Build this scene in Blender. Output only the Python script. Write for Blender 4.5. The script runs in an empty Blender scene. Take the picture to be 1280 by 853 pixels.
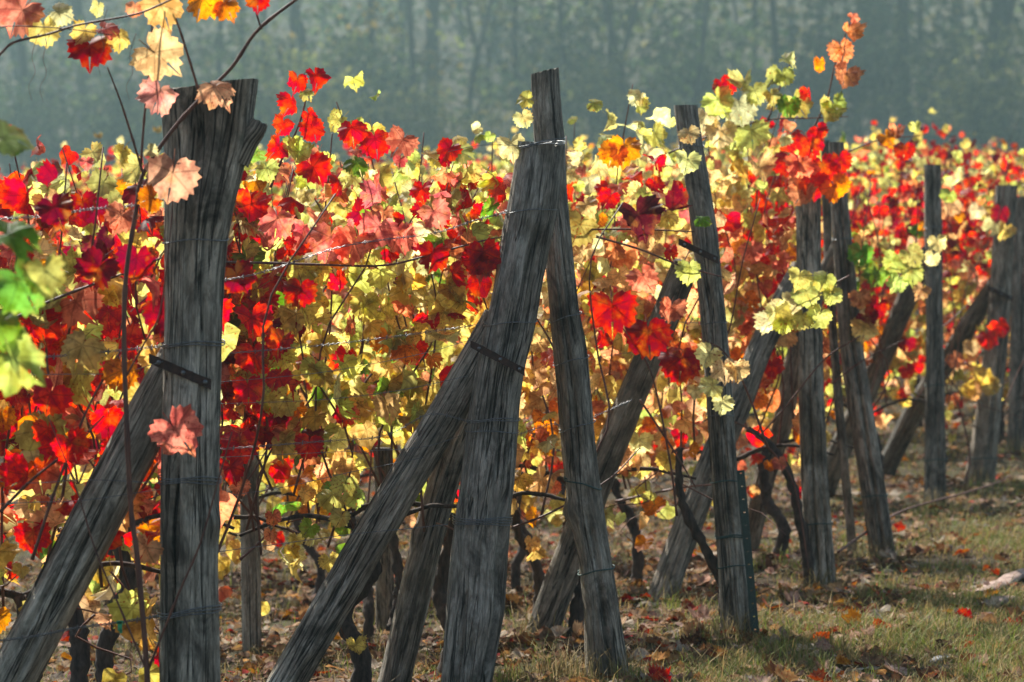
import bpy, math, random
import numpy as np
from mathutils import Vector, Matrix, noise as mnoise

# ------------------------------------------------------------------ camera
SC = bpy.context.scene
COL = SC.collection
F, CX, CY, HY = 4000.0, 640.0, 426.5, 331.0        # focal length and centre in photo pixels, horizon row
CAMZ = 1.25
PITCH = math.atan((CY - HY) / F)
cam_d = bpy.data.cameras.new('camera')
cam = bpy.data.objects.new('camera', cam_d); COL.objects.link(cam)
cam.location = (0, 0, CAMZ); cam.rotation_euler = (math.pi / 2 - PITCH, 0, 0)
cam_d.sensor_width = 36.0; cam_d.lens = F / 1280.0 * 36.0
cam_d.clip_start = 0.1; cam_d.clip_end = 1000
cam_d.dof.use_dof = True; cam_d.dof.focus_distance = 8.5
cam_d.dof.aperture_fstop = 6.6; cam_d.dof.aperture_blades = 0
SC.camera = cam

# ------------------------------------------------------------------ sky, sun, exposure
SUN_EL, SUN_AZ = math.radians(46), math.radians(-28)      # azimuth from +Y towards +X
w = bpy.data.worlds.new('World'); SC.world = w; w.use_nodes = True
wn = w.node_tree; bg = wn.nodes['Background']
sky = wn.nodes.new('ShaderNodeTexSky'); sky.sky_type = 'NISHITA'; sky.sun_disc = False
sky.sun_elevation = SUN_EL; sky.sun_rotation = SUN_AZ
wn.links.new(sky.outputs[0], bg.inputs[0]); bg.inputs[1].default_value = 0.065
sd = Vector((math.sin(SUN_AZ) * math.cos(SUN_EL), math.cos(SUN_AZ) * math.cos(SUN_EL), math.sin(SUN_EL)))
sl = bpy.data.lights.new('sun', 'SUN'); sl.energy = 5.0; sl.angle = math.radians(0.5); sl.color = (1, .95, .87)
so = bpy.data.objects.new('sun', sl); COL.objects.link(so)
so.rotation_euler = sd.to_track_quat('Z', 'Y').to_euler(); so.location = (-10, 60, 140)
SC.view_settings.view_transform = 'Standard'; SC.view_settings.look = 'None'
SC.view_settings.exposure = 1.25; SC.view_settings.gamma = 1.0
SC.render.engine = 'CYCLES'
SC.cycles.use_denoising = True
SC.cycles.max_bounces = 7; SC.cycles.diffuse_bounces = 4; SC.cycles.transmission_bounces = 5
SC.cycles.volume_bounces = 0; SC.cycles.transparent_max_bounces = 6
SC.cycles.sample_clamp_indirect = 6

# ------------------------------------------------------------------ helpers
rnd = random.Random(7)
HAZE_DENSITY = 0.0016

def P(px, py, Y):
    """world point at depth Y that shows at photo pixel (px, py)"""
    u, v = (px - CX) / F, -(py - CY) / F
    d = Vector((u, math.cos(PITCH) + v * math.sin(PITCH), -math.sin(PITCH) + v * math.cos(PITCH)))
    return Vector((0, 0, CAMZ)) + d * (Y / d.y)

def proj(p):
    x, y, z = p[0], p[1], p[2] - CAMZ
    dep = y * math.cos(PITCH) - z * math.sin(PITCH)
    v = y * math.sin(PITCH) + z * math.cos(PITCH)
    return CX + F * x / dep, CY - F * v / dep

def smooth(a, b, t):
    t = min(1, max(0, (t - a) / (b - a))); return t * t * (3 - 2 * t)

def gz(x, y):
    xl = -.12 + .3 * (y - 9.1)
    tilt = .055 - .025 * smooth(11, 24, y)
    dx = max(-20, min(14, x - xl))
    z = tilt * dx if dx < 0 else .02 * dx
    z *= 1 - smooth(60, 140, y)
    z += .038 * (max(0, min(y, 48) - 17))
    if y > 150: z += .2 * (y - 150)
    if y < 40: z += .018 * mnoise.noise(Vector((x * 1.3, y * 1.3, 0))) + .012 * mnoise.noise(Vector((x * 5, y * 5, 3)))
    elif y > 140: z += 1.2 * mnoise.noise(Vector((x * .05, y * .05, 9)))
    return z

def mesh(name, V, Fc, mat, attrs=None, uv=None, smooth_=True):
    me = bpy.data.meshes.new(name)
    me.from_pydata([tuple(v) for v in V], [], Fc)
    if smooth_: me.polygons.foreach_set('use_smooth', [True] * len(me.polygons))
    for k, (typ, data) in (attrs or {}).items():
        a = me.attributes.new(k, typ, 'POINT')
        a.data.foreach_set('vector' if typ == 'FLOAT_VECTOR' else 'color', np.asarray(data, dtype=np.float32).ravel())
    if uv is not None:
        ul = me.uv_layers.new(name='UVMap')
        li = np.empty(len(me.loops), dtype=np.int32); me.loops.foreach_get('vertex_index', li)
        ul.data.foreach_set('uv', np.asarray(uv, dtype=np.float32)[li].ravel())
    me.materials.append(mat)
    me.update()
    return me

def link(name, data, parent=None, loc=None):
    o = bpy.data.objects.new(name, data); COL.objects.link(o)
    if parent is not None: o.parent = parent
    if loc is not None: o.location = loc
    return o

def tag(o, label=None, cat=None, group=None, kind=None):
    if label: o['label'] = label
    if cat: o['category'] = cat
    if group: o['group'] = group
    if kind: o['kind'] = kind
    return o

def thing(name, label, cat, loc, group=None):
    o = bpy.data.objects.new(name, None); COL.objects.link(o); o.location = loc; o.empty_display_size = .1
    return tag(o, label, cat, group)

def spline(pts, n):
    """Catmull-Rom through pts, about n samples"""
    pts = [Vector(p) for p in pts]
    if len(pts) < 3:
        return [pts[0].lerp(pts[-1], i / (n - 1)) for i in range(n)]
    q = [pts[0] * 2 - pts[1]] + pts + [pts[-1] * 2 - pts[-2]]
    out = []; m = len(pts) - 1
    for i in range(n):
        t = i / (n - 1) * m; k = min(int(t), m - 1); f = t - k
        a, b, c, d = q[k:k + 4]
        out.append(.5 * ((2 * b) + (c - a) * f + (2 * a - 5 * b + 4 * c - d) * f * f + (3 * b - a - 3 * c + d) * f ** 3))
    return out

def tube_data(pts, rad, seg=6, V=None, Fc=None):
    V = [] if V is None else V; Fc = [] if Fc is None else Fc
    n = len(pts); base0 = len(V)
    t0 = (pts[1] - pts[0]).normalized()
    e = t0.orthogonal().normalized()
    for i, p in enumerate(pts):
        t = (pts[min(i + 1, n - 1)] - pts[max(i - 1, 0)])
        t = t.normalized() if t.length > 1e-9 else t0
        e = (e - t * e.dot(t)); e = e.normalized() if e.length > 1e-6 else t.orthogonal().normalized()
        b = t.cross(e); r = rad[i] if hasattr(rad, '__len__') else rad
        for k in range(seg):
            a = 2 * math.pi * k / seg
            V.append(p + (e * math.cos(a) + b * math.sin(a)) * r)
    for i in range(n - 1):
        for k in range(seg):
            k2 = (k + 1) % seg; b0 = base0 + i * seg
            Fc.append((b0 + k, b0 + k2, b0 + seg + k2, b0 + seg + k))
    Fc.append(tuple(base0 + k for k in reversed(range(seg))))
    Fc.append(tuple(base0 + (n - 1) * seg + k for k in range(seg)))
    return V, Fc

def gnarl(V, amt, sc=38.0):
    return [v + Vector((mnoise.noise(v * sc), mnoise.noise(v * sc + Vector((7, 0, 0))), mnoise.noise(v * sc * .5 + Vector((0, 9, 0))))) * amt for v in V]

def shift(V, o): return [v - o for v in V]

# ------------------------------------------------------------------ materials
def newmat(name):
    m = bpy.data.materials.new(name); m.use_nodes = True
    nt = m.node_tree; nt.nodes.clear()
    out = nt.nodes.new('ShaderNodeOutputMaterial')
    def N(t, ins=None, **kw):
        n = nt.nodes.new(t)
        for k, v in kw.items(): setattr(n, k, v)
        for k, v in (ins or {}).items():
            if hasattr(v, 'is_output'): nt.links.new(v, n.inputs[k])
            else: n.inputs[k].default_value = v
        return n
    return m, nt, N, out

def ramp(N, fac, stops):
    r = N('ShaderNodeValToRGB', {0: fac}); e = r.color_ramp.elements
    while len(e) < len(stops): e.new(0.5)
    for el, (p, c) in zip(e, stops):
        el.position = p; el.color = (c, c, c, 1) if not hasattr(c, '__len__') else (*c, 1)
    return r.outputs[0]

def mix(N, fac, a, b, mode='MIX'):
    m = N('ShaderNodeMix', data_type='RGBA', blend_type=mode)
    for i, v in ((0, fac), (6, a), (7, b)):
        if hasattr(v, 'is_output'): m.id_data.links.new(v, m.inputs[i])
        else: m.inputs[i].default_value = v if i == 0 else (*v, 1)
    return m.outputs[2]

def math_(N, op, a, b=0.0, c=None):
    n = N('ShaderNodeMath', {0: a, 1: b}, operation=op)
    if c is not None:
        if hasattr(c, 'is_output'): n.id_data.links.new(c, n.inputs[2])
        else: n.inputs[2].default_value = c
    return n.outputs[0]

def leaf_material(name, trans=.55, spots=True):
    m, nt, N, out = newmat(name)
    oc = N('ShaderNodeObjectInfo').outputs['Color']
    lc = N('ShaderNodeAttribute', attribute_name='lc').outputs['Color']
    c = mix(N, 1.0, oc, lc, 'MULTIPLY')
    pos = N('ShaderNodeNewGeometry').outputs['Position']
    n1 = N('ShaderNodeTexNoise', {'Vector': pos, 'Scale': 32.0, 'Detail': 4.0, 'Roughness': .62}).outputs[0]
    hs = N('ShaderNodeHueSaturation', {'Hue': .508, 'Saturation': 1.0, 'Value': 1.22, 'Color': c}).outputs[0]
    hs2 = N('ShaderNodeHueSaturation', {'Hue': .49, 'Saturation': 1.12, 'Value': .52, 'Color': c}).outputs[0]
    c1 = mix(N, ramp(N, n1, [(.42, 0), (.60, 1)]), hs2, hs)
    c = mix(N, .8, c, c1)
    n2 = N('ShaderNodeTexNoise', {'Vector': pos, 'Scale': 17.0, 'Detail': 3.0, 'Roughness': .6}).outputs[0]
    c = mix(N, ramp(N, n2, [(.54, 0), (.72, .4)]), c, (.74, .42, .12))
    # veins from the blade's own coordinates: main veins meet at the stalk, side veins between
    uv = N('ShaderNodeSeparateXYZ', {0: N('ShaderNodeUVMap').outputs[0]})
    ax = math_(N, 'ABSOLUTE', uv.outputs[0]); y = uv.outputs[1]
    dmin = ax
    for ang in (50, 108):
        a = math.radians(ang)
        d = math_(N, 'ABSOLUTE', math_(N, 'SUBTRACT', math_(N, 'MULTIPLY', ax, math.cos(a)), math_(N, 'MULTIPLY', y, math.sin(a))))
        dmin = math_(N, 'MINIMUM', dmin, d)
    vein = ramp(N, dmin, [(.008, 1), (.04, 0)])
    sec = math_(N, 'PINGPONG', math_(N, 'MULTIPLY_ADD', ax, .8, math_(N, 'MULTIPLY', y, 1.0)), .06)
    secv = math_(N, 'MULTIPLY', ramp(N, sec, [(.05, 1), (.2, 0)]), .45)
    vein = math_(N, 'MAXIMUM', vein, math_(N, 'MULTIPLY', secv, .5))
    vcol = N('ShaderNodeHueSaturation', {'Hue': .5, 'Saturation': 1.0, 'Value': .5, 'Color': c}).outputs[0]
    c = mix(N, math_(N, 'MULTIPLY', vein, .8), c, vcol)
    if spots:
        sp = N('ShaderNodeTexNoise', {'Vector': pos, 'Scale': 150.0, 'Detail': 1.5}).outputs[0]
        big = N('ShaderNodeTexNoise', {'Vector': pos, 'Scale': 9.0, 'Detail': 1.0}).outputs[0]
        sf = math_(N, 'MULTIPLY', ramp(N, sp, [(.62, 0), (.66, 1)]), ramp(N, big, [(.45, 0), (.6, .8)]))
        c = mix(N, sf, c, (.22, .03, .02))
        # dry rim patches
        er = math_(N, 'SQRT', math_(N, 'ADD', math_(N, 'MULTIPLY', ax, ax), math_(N, 'MULTIPLY', y, y)))
        dry = math_(N, 'MULTIPLY', ramp(N, er, [(.48, 0), (.72, 1)]), ramp(N, n1, [(.5, 0), (.62, .55)]))
        c = mix(N, dry, c, (.36, .15, .05))
    stalk = ramp(N, y, [(.0, 1), (.001, 0)])
    bump = N('ShaderNodeBump', {'Strength': .35, 'Distance': .004, 'Height': math_(N, 'ADD', math_(N, 'MULTIPLY', vein, -1.0), n1)}).outputs[0]
    pb = N('ShaderNodeBsdfPrincipled', {'Base Color': c, 'Roughness': .5 if trans > .4 else .85, 'Normal': bump})
    pb.inputs['Specular IOR Level'].default_value = .26 if trans > .4 else .12
    tc = N('ShaderNodeHueSaturation', {'Saturation': 1.12, 'Value': 1.25, 'Color': c}).outputs[0]
    tr = N('ShaderNodeBsdfTranslucent', {'Color': tc})
    ms = N('ShaderNodeMixShader', {0: trans, 1: pb.outputs[0], 2: tr.outputs[0]})
    nt.links.new(ms.outputs[0], out.inputs[0])
    return m

def wood_material(name, dark=(.022, .02, .018), mid=(.23, .20, .155), light=(.56, .53, .46)):
    m, nt, N, out = newmat(name)
    rest = N('ShaderNodeAttribute', attribute_name='rest').outputs['Vector']
    oi = N('ShaderNodeObjectInfo').outputs['Random']
    off = N('ShaderNodeVectorMath', {0: rest, 1: (0, 0, 0)}, operation='ADD')
    cmb = N('ShaderNodeCombineXYZ', {0: math_(N, 'MULTIPLY', oi, 7.0), 1: math_(N, 'MULTIPLY', oi, 3.0), 2: math_(N, 'MULTIPLY', oi, 11.0)}).outputs[0]
    nt.links.new(cmb, off.inputs[1]); co = off.outputs[0]
    def st(sx, sz, sc, det, rough=.6, dist=0.0):
        mp = N('ShaderNodeMapping', {'Vector': co, 'Scale': (sx, sx, sz)})
        return N('ShaderNodeTexNoise', {'Vector': mp.outputs[0], 'Scale': sc, 'Detail': det, 'Roughness': rough, 'Distortion': dist}).outputs[0]
    big = st(1, .45, 9, 5, .62, .8)
    stain = st(1, .36, 12, 6, .68, 1.6)
    fib = st(1, .13, 90, 6, .72, 1.4)
    fine = st(1, .05, 330, 2)
    blot = st(1, .6, 7, 3)
    c = mix(N, ramp(N, big, [(.34, 0), (.66, 1)]), mid, light)
    c = mix(N, ramp(N, blot, [(.5, 0), (.7, .55)]), c, (.15, .11, .075))
    c = mix(N, ramp(N, stain, [(.47, 0), (.64, .68)]), c, dark)
    c = mix(N, 1.0, c, ramp(N, fib, [(.36, .46), (.62, 1.25)]), 'MULTIPLY')
    c = mix(N, ramp(N, fine, [(.55, 0), (.72, .4)]), c, (.04, .034, .03))
    tint = N('ShaderNodeCombineColor', {0: math_(N, 'MULTIPLY_ADD', oi, .55, .78), 1: math_(N, 'MULTIPLY_ADD', oi, .47, .79), 2: math_(N, 'MULTIPLY_ADD', oi, .36, .80)}).outputs[0]
    c = mix(N, 1.0, c, tint, 'MULTIPLY')
    moss = st(1, 1, 28, 3)
    c = mix(N, ramp(N, moss, [(.58, 0), (.74, .45)]), c, (.09, .11, .07))
    cr = st(1, .03, 34, 3, .55, 1.2)
    cmask = ramp(N, st(1, .3, 6, 2), [(.34, 0), (.46, 1)])
    crack = math_(N, 'MULTIPLY', ramp(N, math_(N, 'ABSOLUTE', math_(N, 'SUBTRACT', cr, .5)), [(.0, 1), (.028, 0)]), cmask)
    c = mix(N, math_(N, 'MULTIPLY', crack, .9), c, (.006, .005, .005))
    h = math_(N, 'ADD', math_(N, 'MULTIPLY', fib, 1.0), math_(N, 'MULTIPLY', crack, -1.6))
    h = math_(N, 'ADD', h, math_(N, 'MULTIPLY', big, .9))
    bump = N('ShaderNodeBump', {'Strength': 1.0, 'Distance': .012, 'Height': h}).outputs[0]
    pb = N('ShaderNodeBsdfPrincipled', {'Base Color': c, 'Roughness': .8, 'Normal': bump})
    pb.inputs['Specular IOR Level'].default_value = .3
    nt.links.new(pb.outputs[0], out.inputs[0])
    return m

def simple_material(name, c1, c2, scale=40.0, rough=.7, metal=0.0, bumpd=.002, stretch=1.0):
    m, nt, N, out = newmat(name)
    tc = N('ShaderNodeTexCoord').outputs['Object']
    mp = N('ShaderNodeMapping', {'Vector': tc, 'Scale': (1, 1, stretch)}).outputs[0]
    n = N('ShaderNodeTexNoise', {'Vector': mp, 'Scale': scale, 'Detail': 4.0, 'Roughness': .65}).outputs[0]
    c = mix(N, ramp(N, n, [(.35, 0), (.65, 1)]), c1, c2)
    b = N('ShaderNodeBump', {'Strength': .7, 'Distance': bumpd, 'Height': n}).outputs[0]
    pb = N('ShaderNodeBsdfPrincipled', {'Base Color': c, 'Roughness': rough, 'Metallic': metal, 'Normal': b})
    nt.links.new(pb.outputs[0], out.inputs[0])
    return m

def attr_material(name, rough=.8, trans=.3):
    m, nt, N, out = newmat(name)
    lc = N('ShaderNodeAttribute', attribute_name='lc').outputs['Color']
    oc = N('ShaderNodeObjectInfo').outputs['Color']
    c = mix(N, 1.0, oc, lc, 'MULTIPLY')
    pb = N('ShaderNodeBsdfPrincipled', {'Base Color': c, 'Roughness': rough})
    pb.inputs['Specular IOR Level'].default_value = .25
    tr = N('ShaderNodeBsdfTranslucent', {'Color': c})
    ms = N('ShaderNodeMixShader', {0: trans, 1: pb.outputs[0], 2: tr.outputs[0]})
    nt.links.new(ms.outputs[0], out.inputs[0])
    return m

def ground_material():
    m, nt, N, out = newmat('ground_earth')
    pos = N('ShaderNodeNewGeometry').outputs['Position']
    a = N('ShaderNodeTexNoise', {'Vector': pos, 'Scale': 1.6, 'Detail': 5.0, 'Roughness': .6}).outputs[0]
    b = N('ShaderNodeTexNoise', {'Vector': pos, 'Scale': 22.0, 'Detail': 6.0, 'Roughness': .7}).outputs[0]
    d = N('ShaderNodeTexNoise', {'Vector': pos, 'Scale': 140.0, 'Detail': 4.0, 'Roughness': .7}).outputs[0]
    c = mix(N, ramp(N, b, [(.35, 0), (.65, 1)]), (.016, .010, .006), (.066, .041, .022))
    c = mix(N, ramp(N, a, [(.42, 0), (.62, .75)]), c, (.075, .075, .03))
    c = mix(N, ramp(N, d, [(.48, 0), (.72, .6)]), c, (.12, .076, .04))
    bump = N('ShaderNodeBump', {'Strength': 1.0, 'Distance': .02, 'Height': math_(N, 'ADD', b, math_(N, 'MULTIPLY', d, .5))}).outputs[0]
    pb = N('ShaderNodeBsdfPrincipled', {'Base Color': c, 'Roughness': .95, 'Normal': bump})
    pb.inputs['Specular IOR Level'].default_value = .15
    nt.links.new(pb.outputs[0], out.inputs[0])
    return m

M_LEAF = leaf_material('vine_leaf', .75)
M_LITTER = leaf_material('dry_leaf', .3)
M_WOOD = wood_material('weathered_wood')
M_WOODD = wood_material('weathered_wood_dark', (.02, .017, .013), (.18, .152, .118), (.47, .43, .36))
M_BARK = simple_material('vine_bark', (.018, .012, .009), (.085, .058, .042), 70, .9, 0, .004, .25)
M_CANE = simple_material('cane_bark', (.07, .022, .014), (.17, .065, .035), 60, .6, 0, .001, .3)
M_GCANE = simple_material('green_cane', (.12, .11, .03), (.2, .14, .05), 60, .6, 0, .001, .3)
M_WIRE = simple_material('galvanised_wire', (.10, .10, .10), (.26, .27, .27), 150, .45, .7, .0003)
M_IRON = simple_material('rusty_iron', (.022, .012, .009), (.075, .034, .022), 90, .75, .2, .001)
M_STAKE = simple_material('green_paint', (.010, .03, .026), (.022, .055, .045), 80, .5, 0, .0005)
M_TWINE = simple_material('teal_twine', (.02, .06, .055), (.05, .11, .10), 200, .7, 0, .0005)
M_CLIP = simple_material('green_plastic', (.01, .25, .1), (.02, .4, .16), 100, .4, 0, .0002)
M_GROUND = ground_material()
M_GRASS = attr_material('grass_blade', .7, .35)
M_FBARK = simple_material('forest_bark', (.02, .018, .015), (.055, .05, .042), 6, .95, 0, .03, .3)
M_FLEAF = attr_material('forest_leaf', .7, .45)
M_STONE = simple_material('field_stone', (.16, .16, .16), (.34, .33, .32), 50, .85, 0, .003)
M_PALEBARK = simple_material('peeled_bark', (.16, .09, .065), (.42, .29, .23), 40, .85, 0, .004, 1)

# ------------------------------------------------------------------ leaf colours (linear)
PAL = {
    'R': (.72, .03, .035), 'BR': (.46, .001, .008), 'DR': (.26, .01, .026), 'PK': (.76, .24, .20),
    'SA': (.80, .30, .19), 'O': (.80, .27, .05), 'PE': (.84, .52, .27), 'Y': (.82, .63, .21),
    'PY': (.88, .80, .40), 'YG': (.62, .62, .20), 'G': (.20, .34, .07), 'DG': (.10, .22, .06),
    'PP': (.86, .46, .33), 'BN': (.30, .13, .05), 'MA': (.15, .025, .035), 'OL': (.36, .26, .09), 'GO': (.77, .56, .18),
}
def colour(key, r=rnd):
    c = PAL[key]; v = r.uniform(.78, 1.15)
    return tuple(min(.9, max(.004, x * v * r.uniform(.88, 1.12))) for x in c) + (1,)

# zones of leaf colour, per row: (row letters, x0, x1, y0, y1, {colour: weight}) in photo pixels of where that foliage grows
ZONES = [
    ('A', -200, 300, 0, 235, dict(R=4, DR=3, YG=2, PK=1, G=1)),
    ('A', -200, 300, 235, 330, dict(DR=5, R=4, PK=3, O=2, MA=2, YG=1, Y=1)),
    ('A', -200, 300, 330, 430, dict(DR=3, R=3, PE=2, PK=2, Y=2, YG=2)),
    ('A', -200, 300, 430, 500, dict(YG=3, Y=2, R=4, O=3, PK=2, DR=1)),
    ('A', -200, 300, 500, 660, dict(R=6, PK=4, SA=3, O=2, DR=1, PE=1)),
    ('A', -200, 300, 660, 2000, dict(Y=2, PE=2, R=2, YG=2)),
    ('B', 0, 335, 0, 260, dict(YG=4, R=3, PY=2, G=1, PK=2)),
    ('B', 335, 430, 0, 200, dict(R=5, PK=2, YG=3, PY=1)),
    ('B', 430, 520, 0, 200, dict(PK=3, SA=2, YG=4, R=1, PY=3, G=2)),
    ('B', 520, 700, 0, 215, dict(YG=5, PY=5, G=1, R=1)),
    ('B', 0, 700, 200, 330, dict(R=6, PK=5, SA=2, PE=1, YG=3, PY=2, DR=1, G=1, BR=1)),
    ('B', 0, 345, 330, 520, dict(R=6, DR=2, YG=2, SA=1, GO=1)),
    ('B', 0, 345, 520, 640, dict(R=3, SA=2, DR=1, YG=1, G=1)),
    ('B', 345, 520, 330, 540, dict(GO=4, YG=4, Y=4, G=1, R=.3)),
    ('B', 520, 700, 330, 420, dict(PY=3, Y=4, GO=3, R=2)),
    ('B', 520, 700, 420, 540, dict(Y=3, PE=2, R=2, YG=2, SA=1)),
    ('B', 0, 700, 540, 2000, dict(YG=4, G=3, Y=2, DG=1, GO=2)),
    ('CD', 0, 640, 0, 330, dict(YG=4, PY=4, Y=3, R=1)),
    ('CD', 0, 640, 330, 2000, dict(GO=4, Y=4, YG=2, R=1, PE=1, G=1)),
    ('CD', 640, 800, 0, 230, dict(YG=3, PY=5, Y=3, O=2, G=.5)),
    ('CD', 740, 880, 0, 200, dict(Y=3, PY=3, O=1.5, R=.5, YG=3)),
    ('CD', 640, 900, 200, 310, dict(PY=3, YG=2, R=2.5, SA=2.5, Y=1, PK=1.5, PE=1)),
    ('CD', 640, 900, 310, 480, dict(PE=4, PY=3, SA=3, Y=2, YG=1, PK=1)),
    ('CD', 640, 900, 480, 2000, dict(PE=3, SA=2, O=2, YG=1, Y=2)),
    ('E', 0, 985, 0, 200, dict(YG=6, PY=4, Y=1)),
    ('E', 0, 965, 200, 240, dict(YG=3, PY=4, Y=2, O=1, PE=1)),
    ('E', 965, 1100, 0, 290, dict(R=5, SA=3, O=1, YG=1)),
    ('E', 0, 965, 240, 320, dict(R=3, PK=2, Y=3, PE=3, YG=1)),
    ('E', 0, 1100, 320, 440, dict(PE=4, SA=3, Y=3, R=2, YG=1, PK=1)),
    ('E', 0, 1100, 440, 2000, dict(PE=3, O=2, SA=2, YG=2, R=1)),
    ('FG', 0, 1045, 0, 2000, dict(PE=4, Y=3, YG=2, R=2, SA=1)),
    ('FG', 1045, 1200, 0, 220, dict(R=3, O=2, YG=2, PE=1)),
    ('FG', 1045, 1200, 220, 300, dict(R=6, DR=3, SA=1)),
    ('FG', 1045, 1200, 300, 360, dict(YG=4, G=2, PE=2, R=1)),
    ('FG', 1045, 1200, 360, 440, dict(R=2, SA=3, PE=3, DR=1, YG=1)),
    ('FG', 1045, 1200, 440, 2000, dict(PE=3, Y=2, O=2, R=1)),
    ('HIJ', 0, 1400, 0, 215, dict(YG=4, Y=3, R=2, PY=2)),
    ('HIJ', 0, 1400, 215, 330, dict(R=5, DR=3, SA=2, Y=1, PE=1)),
    ('HIJ', 0, 1400, 330, 420, dict(R=4, PE=3, SA=2, YG=1, Y=1)),
    ('HIJ', 0, 1400, 420, 2000, dict(YG=2, Y=3, PE=3, R=2, GO=1)),
]
def zone_key(row, p, r=rnd):
    x, y = proj(p); x += r.gauss(0, 34); y += r.gauss(0, 26)
    if r.random() < .13: return r.choice(['YG', 'PY', 'Y', 'PE', 'SA', 'YG', 'PY', 'O'])
    for rows, x0, x1, y0, y1, wts in ZONES:
        if row in rows and x0 <= x < x1 and y0 <= y < y1:
            return r.choices(list(wts), list(wts.values()))[0]
    return r.choice(['Y', 'YG', 'R', 'PE'])

# ------------------------------------------------------------------ leaf shapes
_B = [(0, .82), (13, .67), (27, .60), (40, .64), (50, .74), (61, .62), (80, .55), (95, .59), (108, .67), (121, .55), (142, .49), (165, .34), (178, .08)]
HALF = []
for _i in range(20):
    _a = _i * 9.3
    HALF.append((_a, float(np.interp(_a, [q[0] for q in _B], [q[1] for q in _B])) + 0))
def leaf_shape(seed, hi=True):
    r = random.Random(seed)
    half = HALF if hi else HALF[::2]
    lobed = r.uniform(.25, .85)
    out = []
    for sgn in (1, -1):
        hh = half if sgn == 1 else [h for h in half if h[0] > 0]
        side = []
        for a, q in hh:
            q = .6 + (q - .6) * lobed if a < 130 else q
            q += (r.uniform(.015, .085) if int(round(a / 9.3)) % 2 == 0 else -r.uniform(.01, .06)) if a < 158 else 0
            th = math.radians(a + (r.uniform(-2, 2) if a else 0)) * sgn
            side.append((q * math.sin(th), q * math.cos(th)))
        out += side if sgn == 1 else side[::-1]
    cup, fold, wav, ph = r.uniform(-.45, .75), r.uniform(-.25, .55), r.uniform(.05, .13), r.uniform(0, 6)
    curl, twist = r.uniform(-.3, .6), r.uniform(-.35, .35)
    if seed % 100 >= 13: cup, fold, curl, twist, wav = r.uniform(-.9, 1.2), r.uniform(.3, 1.2), r.uniform(0, 1.3), r.uniform(-.8, .8), r.uniform(.1, .18)      # crumpled, half folded blades
    def z(x, y):
        rr = math.hypot(x, y); th = math.atan2(x, y)
        return (-cup * rr * rr + fold * abs(x) + wav * math.sin(3 * th + ph) * rr * 1.6 + wav * .7 * math.sin(7 * th + 2 * ph) * rr * rr * 2
                - curl * max(0, y - .2) ** 2 + twist * x * y)
    V, Fc, UV = [(0, 0, 0)], [], [(0, .001)]
    n = len(out)
    if hi:
        ring = [((out[i][0] + out[(i + 1) % n][0]) * .26, (out[i][1] + out[(i + 1) % n][1]) * .26) for i in range(0, n, 2)]
        for x, y in ring: V.append((x, y, z(x, y))); UV.append((x, y))
        k = len(ring)
        for i in range(k): Fc.append((0, 1 + (i + 1) % k, 1 + i))
        o0 = len(V)
        for x, y in out: V.append((x, y, z(x, y))); UV.append((x, y))
        for i in range(n):
            a, b = o0 + i, o0 + (i + 1) % n
            q = 1 + (i // 2) % k; q2 = 1 + ((i + 1) // 2) % k
            Fc.append((q, b, a))
            if q2 != q: Fc.append((q, q2, b))
    else:
        for x, y in out: V.append((x, y, z(x, y))); UV.append((x, y))
        for i in range(n): Fc.append((0, 1 + (i + 1) % n, 1 + i))
    # stalk
    o0 = len(V); L = r.uniform(.4, .7); s = .014
    for (px_, py_, pz_) in ((0, 0, -.004), (r.uniform(-.05, .05), -L * .5, -.08), (r.uniform(-.1, .1), -L, -.3)):
        for k in range(3):
            a = k * 2.094
            V.append((px_ + s * math.cos(a), py_, pz_ + s * math.sin(a))); UV.append((0, -.3))
    for j in range(2):
        for k in range(3):
            Fc.append((o0 + 3 * j + k, o0 + 3 * j + (k + 1) % 3, o0 + 3 * j + 3 + (k + 1) % 3, o0 + 3 * j + 3 + k))
    S = 1 / 1.15
    return [(x * S, y * S, q * S) for x, y, q in V], Fc, UV

def leaf_mesh(seed, mat):
    V, Fc, UV = leaf_shape(seed, True)
    return mesh('leaf', V, Fc, mat, {'lc': ('FLOAT_COLOR', np.ones((len(V), 4)))}, UV)
LEAVES = [leaf_mesh(100 + i, M_LEAF) for i in range(20)]
LOWS = []
for i in range(8):
    V, Fc, UV = leaf_shape(100 + i, False); LOWS.append((np.array(V), Fc, np.array(UV)))

def leaf_matrix(pos, normal, tip, size):
    n = Vector(normal).normalized(); t = Vector(tip); t = t - n * t.dot(n)
    t = t.normalized() if t.length > 1e-5 else n.orthogonal().normalized()
    x = t.cross(n)
    M = Matrix((x, t, n)).transposed().to_4x4() @ Matrix.Diagonal((size, size, size, 1))
    M.translation = Vector(pos); return M

def put_leaf(parent, M, key, r=rnd, name='leaf', var=None):
    o = bpy.data.objects.new(name, LEAVES[r.randrange(len(LEAVES)) if var is None else var]); COL.objects.link(o)
    o.parent = parent
    M = M.copy(); M.translation = M.translation - parent.location
    o.matrix_local = M
    o.color = colour(key, r)
    return o

def joined_leaves(items, mat, name='foliage', origin=Vector((0, 0, 0))):
    """many (matrix, colour) leaves as one mesh"""
    Vs, Fs, Us, Cs, n = [], [], [], [], 0
    for i, (M, c) in enumerate(items):
        V, Fc, UV = LOWS[i % len(LOWS)]
        A = np.array(M); Vs.append(V @ A[:3, :3].T + (A[:3, 3] - np.array(origin)))
        Fs += [tuple(a + n for a in f) for f in Fc]; Us.append(UV)
        Cs.append(np.tile(np.array(c, dtype=np.float32), (len(V), 1))); n += len(V)
    return mesh(name, np.concatenate(Vs), Fs, mat, {'lc': ('FLOAT_COLOR', np.concatenate(Cs))}, np.concatenate(Us))

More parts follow.
